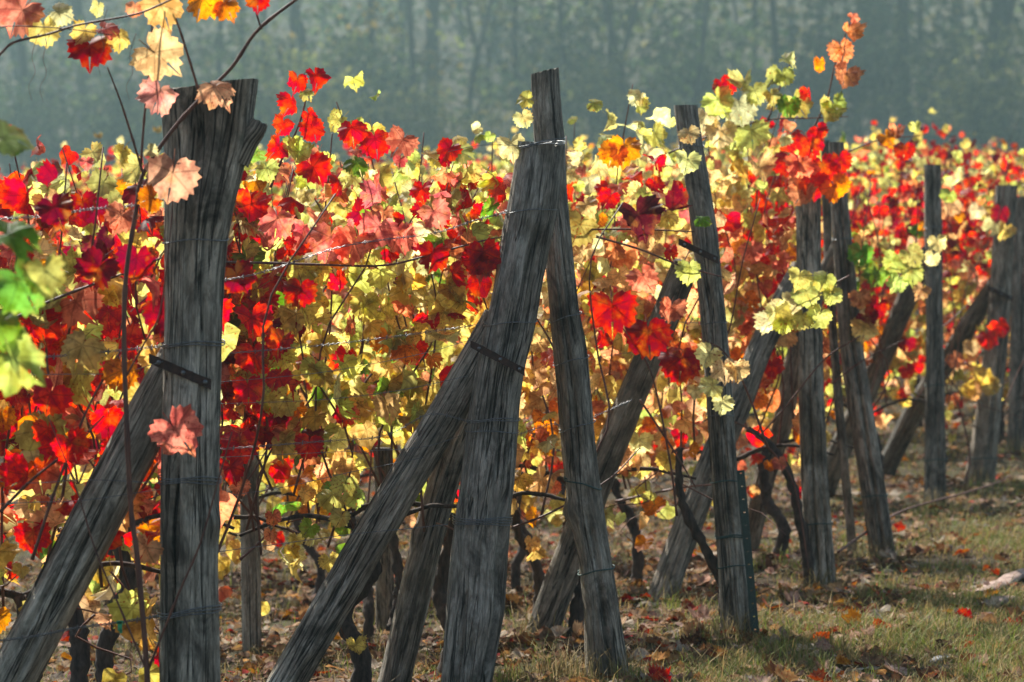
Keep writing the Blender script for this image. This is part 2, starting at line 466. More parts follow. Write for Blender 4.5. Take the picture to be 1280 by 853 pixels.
# ------------------------------------------------------------------ ground
def axis(parts):
    out = []
    for a, b, n in parts: out += list(np.linspace(a, b, n, endpoint=False))
    return out + [parts[-1][1]]
xs = axis([(-260, -20, 40), (-20, -4, 24), (-4, 5.5, 120), (5.5, 20, 24), (20, 260, 40)])
ys = axis([(-20, 5, 10), (5, 20, 190), (20, 48, 70), (48, 150, 20), (150, 400, 60)])
GV = [(x, y, gz(x, y)) for y in ys for x in xs]
nx = len(xs)
GF = [(j * nx + i, j * nx + i + 1, (j + 1) * nx + i + 1, (j + 1) * nx + i) for j in range(len(ys) - 1) for i in range(nx - 1)]
tag(link('ground', mesh('ground', GV, GF, M_GROUND)), 'brown vineyard soil with dry grass rising to the wooded slope', 'ground', kind='structure')

# ------------------------------------------------------------------ posts and braces
BLOCK = []           # (list of (py, xl, xr), Y) of timber that foliage of the same row stays clear of

def log_mesh(name, C, RX, RY, E1, E2, H, seed, mat, cracks=(), seg=56, slant=0.0, knots=()):
    V, rest, Fc = [], [], []
    n = len(C); RM = float(np.median(np.asarray(RX)))
    for i in range(n):
        for k in range(seg):
            a = 2 * math.pi * k / seg; ca, sa = math.cos(a), math.sin(a)
            h = H[i]
            g = 1 + .07 * mnoise.noise(Vector((ca * 1.1 + seed, sa * 1.1, h * 1.6))) + .06 * mnoise.noise(Vector((ca * 2.5 + seed, sa * 2.5, h * 4 + 5))) + .02 * mnoise.noise(Vector((ca * 6, sa * 6 + seed, h * 14)))
            rg = mnoise.noise(Vector((ca * 7 + seed * 2, sa * 7, h * 1.6 + .15 * ca)))
            g -= .05 * max(0, .22 - abs(rg)) / .22
            rg2 = mnoise.noise(Vector((ca * 15 + seed * 3, sa * 15, h * 3.2)))
            g -= .018 * max(0, .2 - abs(rg2)) / .2
            for (ang, h0, h1, dep, wd) in cracks:
                if h0 < h < h1:
                    ac = math.radians(ang) + .12 * mnoise.noise(Vector((h * 3, seed, ang)))
                    d = abs((a - ac + math.pi) % (2 * math.pi) - math.pi)
                    f = max(0, 1 - d / math.radians(wd)); f = f ** .6
                    g -= dep * f * min(1, (h - h0) / .06, (h1 - h) / .06)
            for (ang, hk, size, amp) in knots:
                d = abs((a - math.radians(ang) + math.pi) % (2 * math.pi) - math.pi) * RX[i]
                q = ((d) ** 2 + (h - hk) ** 2) / (size * size)
                g += amp * math.exp(-q)
            V.append(C[i] + E1[i] * (RX[i] * g * ca) + E2[i] * (RY[i] * g * sa))
            if slant and i > n - 12:
                V[-1] = V[-1] + Vector((0, 0, slant * ca * RX[i] * (i - (n - 12)) / 11))
            if slant and i > n - 5: V[-1] = V[-1] + Vector((0, 0, .016 * min(0, mnoise.noise(Vector((ca * 4 + seed, sa * 4, 0))) + .1)))
            rest.append((RM * ca, RM * sa, h))
    for i in range(n - 1):
        for k in range(seg):
            k2 = (k + 1) % seg
            Fc.append((i * seg + k, i * seg + k2, (i + 1) * seg + k2, (i + 1) * seg + k))
    for i, s in ((0, -1), (n - 1, 1)):
        c0 = len(V); V.append(sum((V[i * seg + k] for k in range(seg)), Vector()) / seg); rest.append((0, 0, H[i]))
        b0 = len(V)
        for k in range(seg):                                    # separate cap ring keeps the saw edge crisp
            V.append(V[i * seg + k].copy()); rest.append(rest[i * seg + k])
        for k in range(seg):
            f = (b0 + k, b0 + (k + 1) % seg, c0)
            Fc.append(f if s == 1 else f[::-1])
    return V, Fc, rest

def finish_log(root, part, V, Fc, rest, mat):
    me = mesh(part, shift(V, root.location), Fc, mat, {'rest': ('FLOAT_VECTOR', rest)})
    return link(part, me, root)

def post_rows(rows, Y):
    rows = sorted(rows, key=lambda q: -q[0])
    z = [P(640, q[0], Y).z for q in rows]
    c = [P((q[1] + q[2]) / 2, q[0], Y).x for q in rows]
    h = [(q[2] - q[1]) / 2 * Y / F for q in rows]
    return z, c, h

def make_post(label, rows, Y, seed, cracks=(), slant=0.0, mat=None, depth=None, knots=(), wraps=(), twine=(), name='vineyard_post', cat='post', group=None, n=110, sharp=False):
    mat = mat or M_WOOD
    z, c, h = post_rows(rows, Y)
    x0 = c[0]; zg = gz(x0, Y) - .12
    zz = np.linspace(zg, z[-1], n)
    cx = np.interp(zz, z, c); hw = np.interp(zz, z, h)
    if zg < z[0]:
        lean = (c[1] - c[0]) / max(1e-6, z[1] - z[0])
        cx = np.where(zz < z[0], c[0] + lean * (zz - z[0]), cx)
    k = np.ones(5) / 5
    sm = lambda a: np.convolve(np.pad(a, 2, mode='edge'), k, 'valid')
    if not sharp: cx, hw = sm(cx), sm(hw)
    ry = np.minimum(hw, depth) if depth else hw
    root = thing(name, label, cat, (float(cx[0]), Y, float(gz(x0, Y))), group)
    C = [Vector((float(a), Y, float(b))) for a, b in zip(cx, zz)]
    E1 = [Vector((1, 0, 0))] * n; E2 = [Vector((0, 1, 0))] * n
    V, Fc, rest = log_mesh('post', C, hw, ry, E1, E2, zz - zg, seed, mat, cracks, slant=slant, knots=knots)
    finish_log(root, 'shaft', V, Fc, rest, mat)
    def loop(py, tilt, turns, rad, m, nm, sag=0.0):
        zc = P(640, py, Y).z
        i = int(np.argmin(abs(zz - zc)))
        pts = []; N_ = int(26 * turns)
        for j in range(N_ + 1):
            a = 2 * math.pi * j / 26 + 2.0
            q = 1.055 + .01 * math.sin(j)
            pts.append(Vector((cx[i] + hw[i] * q * math.cos(a), Y + ry[i] * q * math.sin(a),
                               zc + tilt * hw[i] * math.cos(a) + .006 * (j / 26) + .003 * math.sin(j * .7))))
        V, Fc = tube_data(pts, rad, 5)
        link(nm, mesh(nm, shift(V, root.location), Fc, m), root)
    for (py, tilt, turns) in wraps: loop(py, tilt, turns, .0016 * max(1, Y / 11), M_WIRE, 'wire_wrap')
    for (py, tilt, turns) in twine: loop(py, tilt, turns, .0022, M_TWINE, 'twine_tie')
    BLOCK.append((sorted(rows), Y))
    return root

def make_brace(label, axis_px, wpx, Y0, Y1, seed, cracks=(), mat=None, n=80, group=None, knots=()):
    """axis_px from the top down; Y0 depth at the top, Y1 depth at the foot"""
    mat = mat or M_WOOD
    m = len(axis_px)
    pts = [P(x, y, Y0 + (Y1 - Y0) * i / (m - 1)) for i, (x, y) in enumerate(axis_px)]
    d = (pts[-1] - pts[-2]).normalized()                    # run on into the soil
    guard = 0
    while pts[-1].z > gz(pts[-1].x, pts[-1].y) - .06 and guard < 60:
        pts.append(pts[-1] + d * .05); guard += 1
    pts = pts[:m - 1] + [pts[-1]] if guard else pts
    sp = spline(pts[::-1], n)
    foot = sp[0]
    root = thing('brace_post', label, 'post', (foot.x, foot.y, gz(foot.x, foot.y)), group)
    E1, E2, H, R, Ry = [], [], [], [], []
    acc = 0
    for i, p in enumerate(sp):
        t = (sp[min(i + 1, n - 1)] - sp[max(0, i - 1)]).normalized()
        e1 = Vector((0, 1, 0)).cross(t).normalized() ; e2 = t.cross(e1)
        if i: acc += (sp[i] - sp[i - 1]).length
        f = i / (n - 1)
        wd = wpx[1] + (wpx[0] - wpx[1]) * f
        r_ = wd / 2 * p.y / F
        E1.append(e1); E2.append(-e2 if False else e2); H.append(acc); R.append(r_); Ry.append(r_)
    V, Fc, rest = log_mesh('brace', sp, R, Ry, E1, E2, H, seed, mat, cracks, knots=knots)
    finish_log(root, 'shaft', V, Fc, rest, mat)
    # screen rows so foliage of the row keeps clear
    rows = []
    for i in range(0, m - 1):
        for k in range(4):
            f = k / 4; x = axis_px[i][0] * (1 - f) + axis_px[i + 1][0] * f; y = axis_px[i][1] * (1 - f) + axis_px[i + 1][1] * f
            rows.append((y, x - wpx[0] * .62, x + wpx[0] * .62))
    BLOCK.append((sorted(rows), (Y0 + Y1) / 2))
    return root

def strap(root, pa, pb, Yf, width, sag=.0):
    """flat iron strip nailed across the front of a post"""
    V, Fc = [], []
    m = 14
    for i in range(m):
        f = i / (m - 1)
        x = pa[0] + (pb[0] - pa[0]) * f; y = pa[1] + (pb[1] - pa[1]) * f + sag * math.sin(f * 3.14)
        bulge = .022 * (1 - (2 * f - 1) ** 2)
        Yd = Yf - bulge
        w_ = width * (.9 + .2 * rnd.random()) / 2
        for dy, dd in ((-w_, 0), (w_, 0), (w_, .006), (-w_, .006)):
            V.append(P(x, y + dy, Yd + dd))
    for i in range(m - 1):
        for k in range(4):
            Fc.append((4 * i + k, 4 * i + (k + 1) % 4, 4 * i + 4 + (k + 1) % 4, 4 * i + 4 + k))
    Fc += [(3, 2, 1, 0), (4 * m - 4, 4 * m - 3, 4 * m - 2, 4 * m - 1)]
    o = link('iron_strap', mesh('iron_strap', shift(V, root.location), Fc, M_IRON, smooth_=False), root)
    for f in (.16, .55, .9):
        c = P(pa[0] + (pb[0] - pa[0]) * f, pa[1] + (pb[1] - pa[1]) * f, Yf - .022 * (1 - (2 * f - 1) ** 2) - .001)
        NV, NF = tube_data([c + Vector((0, .004, 0)), c - Vector((0, .003, 0)), c - Vector((0, .0045, 0))], [.0055, .005, .002], 8)
        link('nail', mesh('nail', shift(NV, root.location), NF, M_WIRE), o)
    return o

YA, YB, YC, YD, YE, YF, YG_, YH, YI = 7.1, 9.1, 9.5, 10.6, 12.3, 13.55, 16.6, 17.7, 19.7
pA = make_post('thick post with flared sawn top and broken branch stub, vine shoot climbing across it',
    [(106, 203, 323), (132, 202, 319), (150, 202, 317), (170, 203, 315), (190, 204, 311), (217, 205, 303), (260, 205, 292), (300, 205, 284),
     (350, 205, 280), (450, 204, 279), (550, 201, 275), (650, 199, 274), (853, 198, 275), (1035, 197, 277)],
    YA, 1.3, cracks=[(-118, 0, 1.02, .55, 7), (-70, .2, .75, .2, 5), (-95, 1.25, 1.75, .22, 9), (-60, 1.05, 1.7, .2, 8)], slant=.12, depth=.078,
    knots=[(-60, .82, .03, .10), (-20, .80, .03, .14), (-85, .83, .018, -.12)],
    wraps=[(433, .02, 2.1), (604, -.02, 3.1), (768, .12, 3.2), (303, .03, 1.2)], n=230, sharp=True)
# broken branch stub on the flare
sp = spline([P(296, 200, YA - .01), P(309, 176, YA - .015), P(320, 162, YA - .02), P(325, 153, YA - .02)], 26)
SE1, SE2, SH = [], [], []
for i in range(26):
    t = (sp[min(i + 1, 25)] - sp[max(0, i - 1)]).normalized(); e1 = Vector((0, 1, 0)).cross(t).normalized(); SE1.append(e1); SE2.append(t.cross(e1)); SH.append(.003 * i + 1.4)
SR = [(.030 - .011 * i / 25) for i in range(26)]
V, Fc, rest = log_mesh('branch_stub', sp, SR, SR, SE1, SE2, SH, 3.4, M_WOOD, seg=24)
for i in range(25 * 24, len(V)): V[i] = V[i] + Vector((0, 0, .008 * mnoise.noise(V[i] * 90)))
finish_log(pA, 'branch_stub', V, Fc, rest, M_WOOD)
strap(pA, (186, 448), (264, 481), YA - .052, 13)
pB = make_post('leaning post with level sawn top ringed by wire, in front of taller post',
    [(180, 647, 706), (198, 645, 703), (265, 633, 696), (330, 622, 683), (386, 611, 673), (420, 602, 667), (468, 594, 655), (510, 588, 650), (600, 574, 643),
     (700, 562, 634), (760, 557, 630), (853, 550, 614), (880, 548, 610)],
    YB, 4.1, cracks=[(-40, .05, .75, .5, 9), (-75, .55, 1.5, .22, 5), (-110, .0, .5, .25, 7), (-95, .9, 1.3, .2, 6), (-55, 1.0, 1.6, .2, 5)], slant=-.12,
    knots=[(-80, .36, .05, .07), (-100, .30, .03, -.08), (-60, .22, .05, .06)],
    wraps=[(184, .1, 2.2), (265, .06, 1.3), (405, .06, 1.3), (527, .03, 1.6), (540, -.05, 1.2), (655, -.03, 4.2)], n=150)
strap(pB, (588, 430), (656, 465), YB - .075, 10)
pC = make_post('tallest post with slanted sawn top standing just behind the wire-ringed leaning post',
    [(89, 663, 698), (131, 664, 701), (183, 668, 706), (247, 674, 709), (330, 681, 717), (390, 687, 724), (430, 690, 733), (500, 697, 740), (590, 704, 748),
     (640, 710, 755), (700, 722, 765), (760, 728, 773), (853, 731, 789), (860, 731, 790)],
    YC, 7.7, cracks=[(-85, .0, .62, .5, 9), (-100, .75, 1.4, .22, 6), (-70, 1.1, 1.8, .16, 5)], slant=.25,
    knots=[(-170, .62, .035, .35), (-95, .66, .02, -.1)], wraps=[(398, .3, 1.2), (452, .25, 1.2), (534, .3, 1.3), (178, .2, 1.4)], twine=[(606, -.3, 1.3), (714, .2, 1.2)], n=150)
pD = make_post('straight grey post with green metal stake tied to its foot, iron strap near the top',
    [(132, 842, 872), (180, 848, 879), (220, 855, 886), (290, 865, 897), (360, 872, 904), (420, 877, 910), (500, 882, 915), (600, 888, 923), (690, 896, 931), (803, 902, 943)],
    YD, 2.9, cracks=[(-80, .3, 1.0, .35, 6), (-60, 0, .4, .25, 8), (-110, .8, 1.5, .2, 5)], wraps=[(185, .05, 1.3), (405, .05, 1.2), (520, 0, 1.3)], twine=[(602, .05, 1.2), (672, .03, 2.2), (708, .1, 1.2)])
strap(pD, (848, 302), (898, 326), YD - .05, 9)
pE = make_post('grey post with two long vertical cracks and red leaves over its top',
    [(203, 994, 1026), (300, 995, 1027), (400, 997, 1028), (480, 998, 1030), (600, 1001, 1036), (738, 1006, 1047)],
    YE, 5.5, cracks=[(-105, 0, 1.0, .5, 9), (-65, 0, .7, .35, 7)], wraps=[(400, .05, 1.3)], twine=[(655, .03, 1.3)], slant=.05)
pF = make_post('dark split post leaning back behind the red-topped post',
    [(178, 1036, 1055), (250, 1038, 1060), (327, 1042, 1068), (430, 1049, 1079), (550, 1066, 1098), (700, 1088, 1120)],
    YF, 8.2, cracks=[(-90, 0, 1.9, .5, 9)], mat=M_WOODD, wraps=[(300, .05, 1.3)], twine=[(620, .03, 1.2)])
pF2 = make_post('thin short post tucked against the dark split post, only its top showing',
    [(176, 1026, 1037), (330, 1030, 1041), (500, 1042, 1053), (690, 1060, 1072)], YF + .12, 9.9, mat=M_WOODD, n=60)
pG = make_post('slim straight post with plain square top among dark red leaves',
    [(206, 1155, 1177), (400, 1157, 1179), (632, 1155, 1184)], YG_, 3.3, cracks=[(-85, .2, 1.4, .3, 8)], mat=M_WOODD, wraps=[(285, .05, 1.2)], twine=[(482, .05, 1.2), (575, .03, 1.2)], n=80)
pH = make_post('stout dark leaning post with a short broad foot beside a vine trunk',
    [(232, 1245, 1272), (350, 1238, 1266), (450, 1228, 1258), (540, 1216, 1249), (613, 1203, 1243)], YH, 6.1, cracks=[(-75, .1, 1.2, .3, 8)], mat=M_WOODD, twine=[(573, .02, 1.2)], n=80)
strap(pH, (1235, 360), (1266, 374), YH - .07, 6)
pI = make_post('upright weathered post standing beyond the stout leaning post',
    [(246, 1268, 1291), (450, 1262, 1288), (588, 1257, 1287)], YI, 1.9, cracks=[(-95, .1, 1.5, .3, 8)], mat=M_WOODD, n=80)
# posts inside the rows
make_post('thin upright row post in the shade below the yellow leaves', [(560, 299, 324), (650, 300, 325), (792, 302, 327)], 10.9, 3.7, n=60)
make_post('short stake post in shade between the braces, seen low under the leaves', [(560, 467, 489), (660, 470, 491), (770, 470, 494)], 11.4, 12.7, mat=M_WOODD, n=60)

make_brace('thick slanting brace strapped to the flared forked-top post', [(238, 425), (171, 552), (90, 706), (25, 830), (-40, 953)], (58, 64), YA + .06, YA + .12, 2.2,
           cracks=[(-80, .2, .9, .3, 6), (-110, .5, 1.2, .2, 5)], n=120)
make_brace('pale slanting brace strapped to the wire-ringed leaning post', [(626, 398), (556, 520), (461, 678), (361, 850)], (45, 49), YB + .05, YB + .1, 5.2,
           cracks=[(-70, .1, .7, .2, 6), (-100, .4, 1.1, .25, 6)], knots=[(-95, .35, .02, -.15), (-140, .6, .03, .1)], n=120)
make_brace('slim brace standing half hidden behind the wire-ringed leaning post', [(684, 285), (640, 375), (592, 500), (541, 650), (493, 853)], (34, 41), YC + .09, YC + .12, 8.8,
           cracks=[(-90, .2, .8, .2, 6)], knots=[(-150, .55, .02, .3)])
make_brace('dark brace passing behind the three vivid red leaves', [(858, 330), (828, 405), (792, 490), (757, 575), (715, 690), (678, 790)], (34, 42), YD + .08, YD + .3, 3.1, mat=M_WOODD,
           cracks=[(-90, .2, .9, .25, 6)])
make_brace('brown brace whose foot stands clear on the leaf litter behind green-staked post', [(1004, 335), (953, 430), (925, 500), (890, 580), (848, 690), (824, 760)], (30, 38), YE + .08, YE - .3, 6.6,
           cracks=[(-90, .1, 1, .25, 6)], mat=M_WOODD)
make_brace('slim brace curving down behind the post with two long cracks', [(1052, 300), (1015, 380), (993, 450), (978, 530), (955, 600), (938, 672)], (22, 28), YF + .07, YF + .5, 7.4, mat=M_WOODD)
make_brace('brace leaning to slim straight post, partly behind peach leaves', [(1163, 315), (1140, 360), (1110, 430), (1078, 500), (1045, 575), (1034, 606)], (24, 28), YG_ + .07, YG_ + .9, 4.4, mat=M_WOODD)
make_brace('crooked brace strapped to the stout dark leaning post', [(1252, 345), (1215, 400), (1182, 455), (1148, 505), (1115, 570), (1103, 596)], (23, 27), YH + .07, YH + .8, 9.1, mat=M_WOODD)

def blocked(p, own_end=None):
    x, y = proj(p)
    for j, (rows, Y) in enumerate(BLOCK):
        if p[1] > Y + .03: continue
        if y < rows[0][0] - 12 or y > rows[-1][0] + 12: continue
        ysr = [q[0] for q in rows]
        xl = np.interp(y, ysr, [q[1] for q in rows]); xr = np.interp(y, ysr, [q[2] for q in rows])
        mg = 240 / max(1, p[1])
        if Y > 12:
            mg *= .4
        if xl - mg < x < xr + mg: return True
    return False

# ------------------------------------------------------------------ vines
ROWDIR = Vector((-.97, .22, 0)).normalized(); ROWN = Vector((-ROWDIR.y, ROWDIR.x, 0))   # ROWN points towards the camera side
if ROWN.y > 0: ROWN = -ROWN

def cane_path(base, top, r, wob=.06, n=14):
    mid = [base]
    for i in range(1, 4):
        f = i / 4
        mid.append(base.lerp(top, f) + Vector((r.gauss(0, wob), r.gauss(0, wob * .7), r.gauss(0, wob * .3))))
    return spline(mid + [top], n)

def vine_layout(base, row, r, ztop, half=.47, ncane=12, spacing=.058, dens=1.0, off=.1, zlow=.62):
    """canes (point lists) and leaves [(matrix, key)] of one vine trained along its row"""
    canes, leaves = [], []
    g = base.z
    for i in range(ncane):
        f = (i + r.random()) / ncane * 2 - 1
        b = base + ROWDIR * (f * half) - ROWN * off + Vector((0, 0, zlow + r.uniform(-.06, .12)))
        t = b + ROWDIR * r.gauss(0, .16) + ROWN * r.gauss(0.02, .11)
        t.z = g + ztop + (r.gauss(-.04, .06) if row == 'B' else r.gauss(-.07, .09)) - .10 * abs(f) * r.random()
        c = cane_path(b, t, r)
        canes.append(c)
        L = (t - b).length; nn = int(L / spacing)
        for k in range(int(nn * (1.2 if row == 'B' else 1))):
            u = (k + r.random()) / nn if k < nn else r.uniform(.45, 1)
            zf = u
            if r.random() > dens * (.55 + .6 * min(1, zf * 1.8)): continue
            idx = u * (len(c) - 1); q = c[int(idx)].lerp(c[min(int(idx) + 1, len(c) - 1)], idx % 1)
            side = 1 if r.random() < .62 else -1
            d = ROWN * side * r.uniform(.25, 1) + ROWDIR * r.gauss(0, .9) + Vector((0, 0, r.gauss(.05, .4)))
            pos = q + d.normalized() * r.uniform(.05, .15)
            nrm = ROWN * side * .9 + Vector((0, 0, .45)) + Vector((r.gauss(0, .8), r.gauss(0, .5), r.gauss(0, .6)))
            tip = Vector((r.gauss(0, .55), r.gauss(0, .3), -1)) + d.normalized() * .5
            size = r.uniform(.05, .10) * (1.12 if row == 'A' else 1) * (1 - .28 * max(0, u - .7) / .3)
            leaves.append((leaf_matrix(pos, nrm, tip, size), row))
    return canes, leaves

def build_trunk(root, base, r, zlow=.62, lean=0.0, half=.4, tr0=.029):
    pts = [base + Vector((0, 0, -.06))]
    for i in range(1, 5):
        f = i / 4
        pts.append(base + Vector((0, 0, zlow * f)) + ROWDIR * (lean * f + r.gauss(0, .035)) + Vector((0, r.gauss(0, .025) + .1 * f, 0)))
    sp = spline(pts, 44)
    rad = [(tr0 - .3 * tr0 * i / 43) * (1 + .3 * mnoise.noise(Vector((i * .35, base.x * 9, 0)))) for i in range(44)]
    V, Fc = tube_data(sp, rad, 12)
    link('trunk', mesh('trunk', shift(gnarl(V, .011), root.location), Fc, M_BARK), root)
    for s in (-1, 1):
        e = sp[-1] + ROWDIR * s * half + Vector((0, 0, r.uniform(-.04, .06)))
        m = sp[-1].lerp(e, .5) + Vector((0, 0, .05))
        V, Fc = tube_data(spline([sp[-1], m, e], 24), [.010 - .00025 * i for i in range(24)], 7)
        link('cordon', mesh('cordon', shift(gnarl(V, .006), root.location), Fc, M_BARK), root)

def build_vine(end, row, k, label, ztop, group, off=.1, first=.42, step=.85, ncane=12, hero=True, keep=None, lean=0.0, zlow=.62, spacing=.058):
    r = random.Random(hash((row, k)) % 99991 if False else ord(row) * 131 + k * 17)
    b2 = end + ROWDIR * (first + step * k)
    base = Vector((b2.x, b2.y, gz(b2.x, b2.y)))
    root = thing('grapevine', label, 'vine', base, group)
    canes, leaves = vine_layout(base, row, r, ztop, ncane=ncane, off=off, zlow=zlow, spacing=spacing * (.52 if hero else .8), dens=1.0 if hero else (.3 if row in 'BC' else (.5 if row == 'D' else 1.0)))
    build_trunk(root, base, r, zlow, lean, tr0=.029 if hero else .02)
    for c in canes:
        if blocked(c[len(c) // 2]): continue
        V, Fc = tube_data(c, [.0042 - .0022 * i / (len(c) - 1) for i in range(len(c))], 5)
        link('cane', mesh('cane', shift(V, root.location), Fc, M_CANE), root)
    for i in range(7 if hero else 5):                    # thin suckers and hanging shoots low on the vine
        b = base + ROWDIR * r.uniform(-.45, .45) - ROWN * (off + r.gauss(0, .05)) + Vector((0, 0, zlow + r.uniform(-.05, .15)))
        e = b + ROWDIR * r.gauss(0, .25) + ROWN * r.gauss(0, .12) + Vector((0, 0, -r.uniform(.1, .3)))
        c = cane_path(b, e, r, .05, 10)
        if blocked(c[5]) or blocked(c[9]): continue
        V, Fc = tube_data(c, [.0032 - .0002 * k_ for k_ in range(10)], 4)
        link('cane', mesh('cane', shift(V, root.location), Fc, M_CANE), root)
        for k_ in range(3, 10, 1):
            if r.random() < .35: continue
            d = Vector((r.gauss(0, 1), r.gauss(-.3, .6), r.gauss(0, .4))).normalized()
            leaves.append((leaf_matrix(c[k_] + d * .05, ROWN * .8 + Vector((r.gauss(0, .6), r.gauss(0, .4), .3)), Vector((r.gauss(0, .5), 0, -1)), r.uniform(.045, .085)), row))
    good = []
    for M, rw in leaves:
        p = M.translation
        if (p - end).dot(ROWDIR) < -.05: continue
        if blocked(p): continue
        if keep and not keep(p): continue
        good.append((M, zone_key(rw, p, r)))
    if hero:
        good.sort(key=lambda q: -(q[0].translation - base).dot(ROWN))      # the camera side first
        for M, key in good[:290]: put_leaf(root, M, key, r)
        rest_ = good[290:]
    else: rest_ = good
    if rest_:
        o = link('foliage', joined_leaves([(M, colour(key, r)) for M, key in rest_], M_LEAF, origin=base), root)
        o['kind'] = 'stuff'
    return root

def ends(px, Y):
    p = P(px, 600, Y); return Vector((p.x, Y, 0))

V_ = {}
V_['A0'] = build_vine(ends(215, YA + .1), 'A', 0, 'dark red and maroon leaved vine trained beside the flared forked-top post', 1.52, 'vines at the row ends', off=.05, first=.36, step=.8, spacing=.05, zlow=.5)
V_['B0'] = build_vine(ends(610, YB + .16), 'B', 0, 'vine of red, pink and yellow leaves spreading from the wire-ringed leaning post', 1.68, 'vines at the row ends', first=.40, step=.75, ncane=12, spacing=.056, zlow=.5)
V_['B1'] = build_vine(ends(610, YB + .16), 'B', 1, 'mixed red and green leaved vine directly behind the flared forked-top post', 1.70, 'vines at the row ends', first=.40, step=.75, ncane=12, spacing=.05, zlow=.5)
V_['B2'] = build_vine(ends(610, YB + .16), 'B', 2, 'vine behind the dark red one, its yellowish green tips showing over it', 1.66, 'vines within the rows', first=.40, step=.8, hero=False)
V_['C0'] = build_vine(ends(690, YC + .2), 'C', 0, 'pale yellow leaved vine behind the red and pink one', 1.66, 'vines at the row ends', first=.36, step=.8, spacing=.075, zlow=.5)
V_['C1'] = build_vine(ends(690, YC + .2), 'C', 1, 'golden leaved vine deep in the second row, glimpsed between red leaves', 1.6, 'vines within the rows', first=.36, step=.8, hero=False, zlow=.48)
V_['D0'] = build_vine(ends(880, YD + .16), 'D', 0, 'yellow and salmon leaved vine between the tallest post and green-staked post', 1.74, 'vines at the row ends', first=.45, step=.8, spacing=.048, zlow=.5)
for k in (1, 2):
    build_vine(ends(880, YD + .16), 'D', k, ['', 'first', 'second', 'third', 'fourth'][k] + ' golden shaded vine inward along the row of the green-staked post', 1.6, 'shaded vines inside the rows', zlow=.44, first=.33, step=.85, hero=False)
V_['E0'] = build_vine(ends(1005, YE + .16), 'E', 0, 'yellowish green leaved vine whose tips reach above the post with two long cracks', 1.86, 'vines at the row ends', first=.30, step=.8, spacing=.05, zlow=.47)
for k in (1, 2, 3):
    build_vine(ends(1005, YE + .16), 'E', k, ['', 'first', 'second', 'third', 'fourth'][k] + ' golden shaded vine inward along the row of the post with two long cracks', 1.6, 'shaded vines inside the rows', zlow=.44, first=.30, step=.85, hero=False)
V_['F0'] = build_vine(ends(1050, YF + .16), 'F', 0, 'peach and yellow leaved vine of the row ending at the dark split post', 1.72, 'vines at the row ends', first=.30, step=.8, zlow=.47)
for k in (1, 2, 3):
    build_vine(ends(1050, YF + .16), 'F', k, ['', 'first', 'second', 'third', 'fourth'][k] + ' golden shaded vine inward along the row of the dark split post', 1.6, 'shaded vines inside the rows', zlow=.44, first=.30, step=.85, hero=False)
V_['G0'] = build_vine(ends(1165, YG_ + .16), 'G', 0, 'vine with red top and green middle leaning out to the slim straight post', 1.78, 'vines at the row ends', first=.30, step=.8, spacing=.05, zlow=.47)
V_['G1'] = build_vine(ends(1165, YG_ + .16), 'G', 1, 'red and peach vine just inside the row of the slim straight post', 1.78, 'vines at the row ends', first=.30, step=.8, zlow=.47)
for k in (2, 3, 4):
    build_vine(ends(1165, YG_ + .16), 'G', k, ['', 'first', 'second', 'third', 'fourth'][k] + ' golden shaded vine inward along the row of the slim straight post', 1.6, 'shaded vines inside the rows', zlow=.44, first=.30, step=.85, hero=False)
V_['H0'] = build_vine(ends(1235, YH + .16), 'H', 0, 'crimson and peach leaved vine beside the stout dark leaning post', 1.72, 'vines at the row ends', first=.28, step=.8, spacing=.05, zlow=.47)
V_['I0'] = build_vine(ends(1290, YI + .2), 'I', 0, 'bright red leaved vine behind the stout dark leaning post', 1.85, 'vines at the row ends', first=.2, step=.8, zlow=.47)
V_['I1'] = build_vine(ends(1290, YI + .2), 'I', 1, 'yellow topped red vine two rows behind the slim straight post', 1.85, 'vines at the row ends', first=.2, step=.8, zlow=.47)

# far rows on the rising ground: a few vine shapes, copied
FAR = []
for v in range(6):
    r = random.Random(500 + v)
    canes, leaves = vine_layout(Vector((0, 0, 0)), 'J', r, 1.9, half=.55, ncane=13, spacing=.042, off=0)
    wts = [dict(YG=5, Y=3, PY=2, R=.5), dict(R=5, DR=3, SA=2, YG=1), dict(Y=4, PE=2, YG=3, R=1), dict(R=3, O=2, YG=3, PE=2), dict(YG=4, G=1, PY=3, Y=2), dict(R=4, PK=2, Y=2, YG=2)][v]
    me = joined_leaves([(M, colour(r.choices(list(wts), list(wts.values()))[0], r)) for M, _ in leaves], M_LEAF)
    tp = spline([Vector((0, 0, -.06)), Vector((.03, .02, .3)), Vector((-.02, 0, .68))], 10)
    TV, TF = tube_data(tp, [.03 - .001 * i for i in range(10)], 7)
    for c in canes: tube_data(c, [.004 - .002 * i / (len(c) - 1) for i in range(len(c))], 4, TV, TF)
    FAR.append((me, mesh('trunk', TV, TF, M_BARK)))
FARNAMES = ['yellowish green topped vine in the far rows below the wood', 'deep red vine in the far rows below the wood', 'yellow and peach vine in the far rows below the wood',
            'red and orange mottled vine in the far rows below the wood', 'pale green vine in the far rows below the wood', 'red and pink mottled vine in the far rows below the wood']
Yr = 21.3; rr = random.Random(77)
